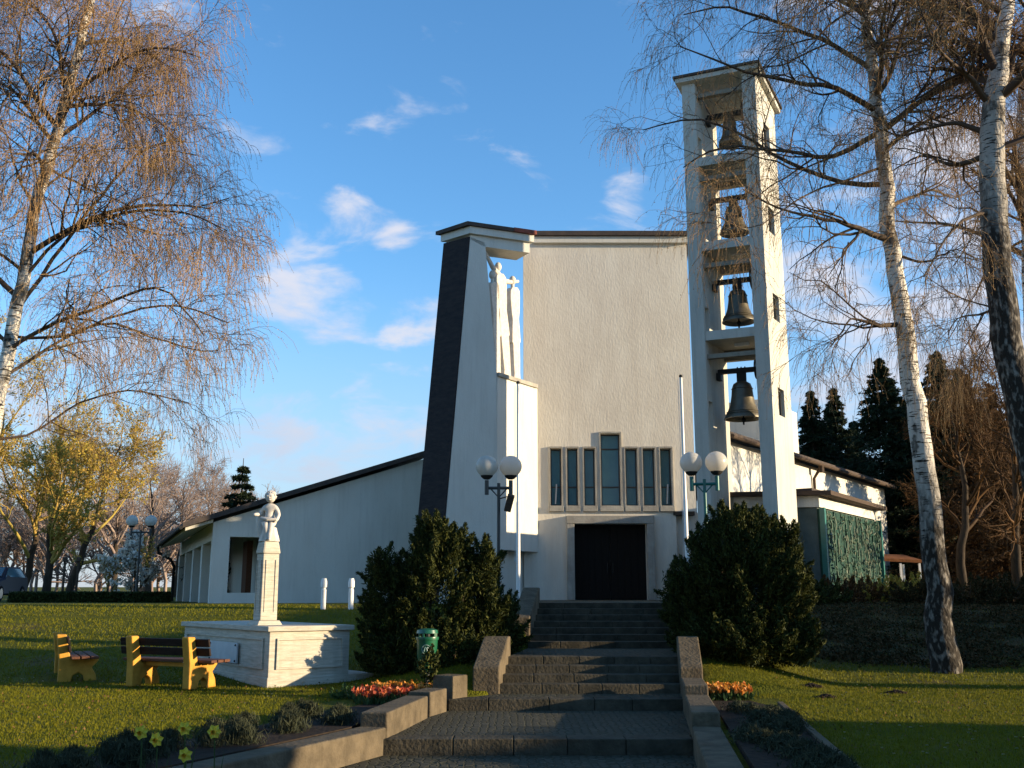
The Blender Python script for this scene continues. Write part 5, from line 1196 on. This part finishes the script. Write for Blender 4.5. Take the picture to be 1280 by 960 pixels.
# tulip-like bedding flowers
def flower_patch(label, cent, n, seed, pm, spreadx, spready, z):
    rg = np.random.default_rng(seed); base = np.array(cent)+np.stack([(rg.random(n)-.5)*spreadx, (rg.random(n)-.5)*spready], 1); h = .12+.08*rg.random(n)
    P_ = np.zeros((n, 3, 3)); P_[:, 0, :2] = base; P_[:, 0, 2] = z; P_[:, 2, :2] = base+rg.normal(size=(n, 2))*.02; P_[:, 2, 2] = z+h; P_[:, 1] = (P_[:, 0]+P_[:, 2])/2
    lv = leaf_quads(rg, np.repeat(P_[:, 0], 4, 0)+[0, 0, .06]+rg.normal(size=(n*4, 3))*.025, .14, .03, dirs=np.array([[0, 0, 1.4]]))
    V_, F_ = cat(tubes_mesh([(P_, np.full((n, 3), .005))], 3), lv); c = np.array([*cent, z])
    o = link('flower_leaves', arr_mesh('flower_leaves', V_-c, F_), M['stem_green'], None, c); setp(o, label+', their green leaves and stems', 'plants', None, 'stuff')
    C = np.repeat(P_[:, 2], 6, 0)+rg.normal(size=(n*6, 3))*.016; pv = leaf_quads(rg, C, .062, .042, up=.8)
    o = link('flowers', arr_mesh('flowers', pv[0]-c, pv[1]), M[pm], None, c); setp(o, label, 'flowers', None, 'stuff')
p = atZ(505, 868, .10); flower_patch('orange and red spring flowers in the left bed beside the wall block', (p[0], p[1]), 210, 6, 'petal_orange', 1.05, 1.2, .06)
p = atZ(478, 874, .10); flower_patch('dark red spring flowers at the lawn end of the left bed', (p[0], p[1]), 110, 7, 'petal_red', .8, 1.0, .06)
p = atZ(908, 872, .10); flower_patch('bright orange spring flowers in the bed right of the path', (p[0]+.03, p[1]+.2), 150, 8, 'petal_orange', .75, .8, .07)
# taller leafy stems rising by the bin
Yx = 15.9; 
bush('shrub', 'small leafy shoot rising before the litter bin', 'shrub', [lobe(535, 835, .14, .28)], 900, 91, 'leaf_juniper', .06, .03, 10, .08, None, None, False)
bush('shrub', 'thin leafy perennial at the corner of the monument plinth', 'shrub', [lobe(432, 868, .16, .16)], 500, 92, 'stem_green', .08, .02, 10, .08, None, None, False)

# daffodils
def daffodil(px, py, Y, label, seed):
    p = atY(px, py, Y); z0 = hz(p[0], Y); rg = random.Random(seed)
    root = empty('daffodil', (p[0], Y, z0), label, 'daffodil', 'daffodils in the near left lawn'); h = p[2]-z0
    m_ = MB(); m_.tube([(.03, 0, 0), (.02, 0, h*.5), (0, 0, h*.93), (0, -.02, h)], .005, 6)
    m_.build('stem', 'stem_green', root)
    m_ = MB()
    for k in range(5):
        a = rg.uniform(0, 6.28); l_ = h*rg.uniform(.6, .95); dx, dy = math.cos(a)*.05, math.sin(a)*.05; wq = .009
        m_.add([(dx*.3-wq, dy*.3, 0), (dx*.3+wq, dy*.3, 0), (dx+wq, dy, l_*.6), (dx-wq, dy, l_*.6), (dx*2.3, dy*2.3, l_)], [(0, 1, 2, 3), (3, 2, 4)])
    m_.build('leaf', 'stem_green', root)
    m_ = MB(); tilt = rg.uniform(-.4, .4); r_ = .060
    for k in range(6):
        a = k*PI/3+rg.uniform(-.1, .1)+tilt; c_, s_ = math.cos(a), math.sin(a); q_ = a+PI/2
        m_.add([(0, -.03, h), (c_*r_*.6+math.cos(q_)*.023, -.035, h+s_*r_*.6+math.sin(q_)*.023), (c_*r_, -.025, h+s_*r_), (c_*r_*.6-math.cos(q_)*.023, -.035, h+s_*r_*.6-math.sin(q_)*.023)], [(0, 1, 2, 3)])
    m_.build('petals', 'daffodil', root)
    m_ = MB(); m_.tube([(0, -.03, h), (0, -.055, h-.002), (0, -.066, h-.003)], [.010, .014, .020], 10, False); m_.build('trumpet', 'daffodil_cup', root)
Yd = 8.3
for i, (px, py, lb) in enumerate(((178, 915, 'yellow daffodil, leftmost of the group at the lower left'), (197, 924, 'yellow daffodil facing right, second from the left'),
                                  (232, 910, 'yellow daffodil, the tall one in the middle of the group'), (233, 943, 'yellow daffodil, the lowest of the group'), (269, 914, 'yellow daffodil, rightmost of the group, before the lavender'))):
    daffodil(px, py, Yd+.15*(i % 3), lb, i)

# ------------------------------------------------------------------ grass, daisies, molehills
rg = np.random.default_rng(12)
def grass(n, y0, y1, seed, lng, wid):
    r_ = np.random.default_rng(seed); y = y0+(y1-y0)*r_.random(n)**.9; x = (r_.random(n)*2-1)*(.58*y+1)
    ok = np.array([not (xl(b)-1.75 < a < xr(b)+1.45) if b < 15.9 else not (xl(b)-.5 < a < xr(b)+.5) for a, b in zip(x, y)]); x, y = x[ok], y[ok]
    ok = ~((x > 4.6+r_.normal(size=len(x))*.5) & (y > 20.4+r_.normal(size=len(x))*.4) & (r_.random(len(x)) < .9)); x, y = x[ok], y[ok]
    z = np.array([hz(a, b) for a, b in zip(x, y)]); m = len(x); hgt = lng*(.5+r_.random(m)); a = r_.random(m)*PI; dx, dy = np.cos(a)*wid/2, np.sin(a)*wid/2; ln_ = r_.normal(size=(m, 2))*lng*.4
    V_ = np.stack([np.stack([x-dx, y-dy, z-.005], 1), np.stack([x+dx, y+dy, z-.005], 1), np.stack([x+ln_[:, 0], y+ln_[:, 1], z+hgt], 1)], 1).reshape(-1, 3)
    return V_, np.arange(3*m).reshape(-1, 3)
V_, F_ = cat(grass(230000, 8.5, 18, 1, .028, .010), grass(80000, 18, 29, 2, .04, .02))
o = link('grass', arr_mesh('grass', V_, F_), M['grass_blade']); setp(o, 'short spring grass covering the lawns on both sides', 'grass', None, 'stuff')
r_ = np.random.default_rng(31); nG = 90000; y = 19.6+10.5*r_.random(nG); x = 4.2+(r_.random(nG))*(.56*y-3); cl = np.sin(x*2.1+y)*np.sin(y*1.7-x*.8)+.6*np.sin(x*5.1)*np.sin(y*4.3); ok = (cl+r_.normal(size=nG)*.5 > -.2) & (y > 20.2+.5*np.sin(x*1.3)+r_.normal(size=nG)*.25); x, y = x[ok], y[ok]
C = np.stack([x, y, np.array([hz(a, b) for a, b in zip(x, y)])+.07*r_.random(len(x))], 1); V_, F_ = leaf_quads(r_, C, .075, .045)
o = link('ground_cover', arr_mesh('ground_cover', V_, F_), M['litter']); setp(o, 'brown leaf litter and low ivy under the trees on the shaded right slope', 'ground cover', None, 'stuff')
r_ = np.random.default_rng(33); n = 1500; y = 10+11*r_.random(n)**.8; x = (r_.random(n)*2-1)*.58*y; ok = np.array([a < xl(min(b, 22))-1.8 or a > xr(b)+1.5 for a, b in zip(x, y)]); x, y = x[ok], y[ok]
C = np.stack([x, y, np.array([hz(a, b) for a, b in zip(x, y)])+.03], 1); V_, F_ = leaf_quads(r_, C, .036, .026)
o = link('fallen_leaves', arr_mesh('fallen_leaves', V_, F_), M['dry_leaf']); setp(o, 'dry brown leaves scattered thinly over the grass', 'fallen leaves', None, 'stuff')
n = 420; y = 10.5+8*rg.random(n); x = (rg.random(n)*2-1)*(.56*y); VV = []
for a, b in zip(x, y):
    if xl(b)-1.9 < a < xr(b)+1.6: continue
    z = hz(a, b)+.05+rg.random()*.03; r_ = .012+.009*rg.random()
    VV += [(a+r_*math.cos(k*PI/3+.2), b+r_*math.sin(k*PI/3+.2)*.9, z+(.012 if k > 2 else 0)) for k in range(6)]
o = link('daisies', arr_mesh('daisies', np.array(VV), np.arange(len(VV)).reshape(-1, 6)), M['daisy']); setp(o, 'tiny white daisies scattered over the short grass', 'daisies', None, 'stuff')
for i, (px, py, lb) in enumerate(((1013, 860, 'brown molehill on the right lawn, nearest the bush'), (1032, 866, 'brown molehill on the right lawn, nearer the camera than the others'), (1120, 862, 'dark molehill on the right lawn, farthest right'))):
    p = atZ(px, py, .15); m_ = MB(); rr_ = random.Random(i)
    for k in range(90):
        a, r_ = rr_.uniform(0, 6.28), .17*rr_.random()**.6; m_.sphere((r_*math.cos(a), r_*math.sin(a)*.8, .05*(1-r_/.19)), rr_.uniform(.010, .030), 6, 4)
    o = m_.build('molehill', 'soil', loc=(p[0], p[1], hz(p[0], p[1])-.01), smooth=True); setp(o, lb, 'molehill', 'molehills on the right lawn')
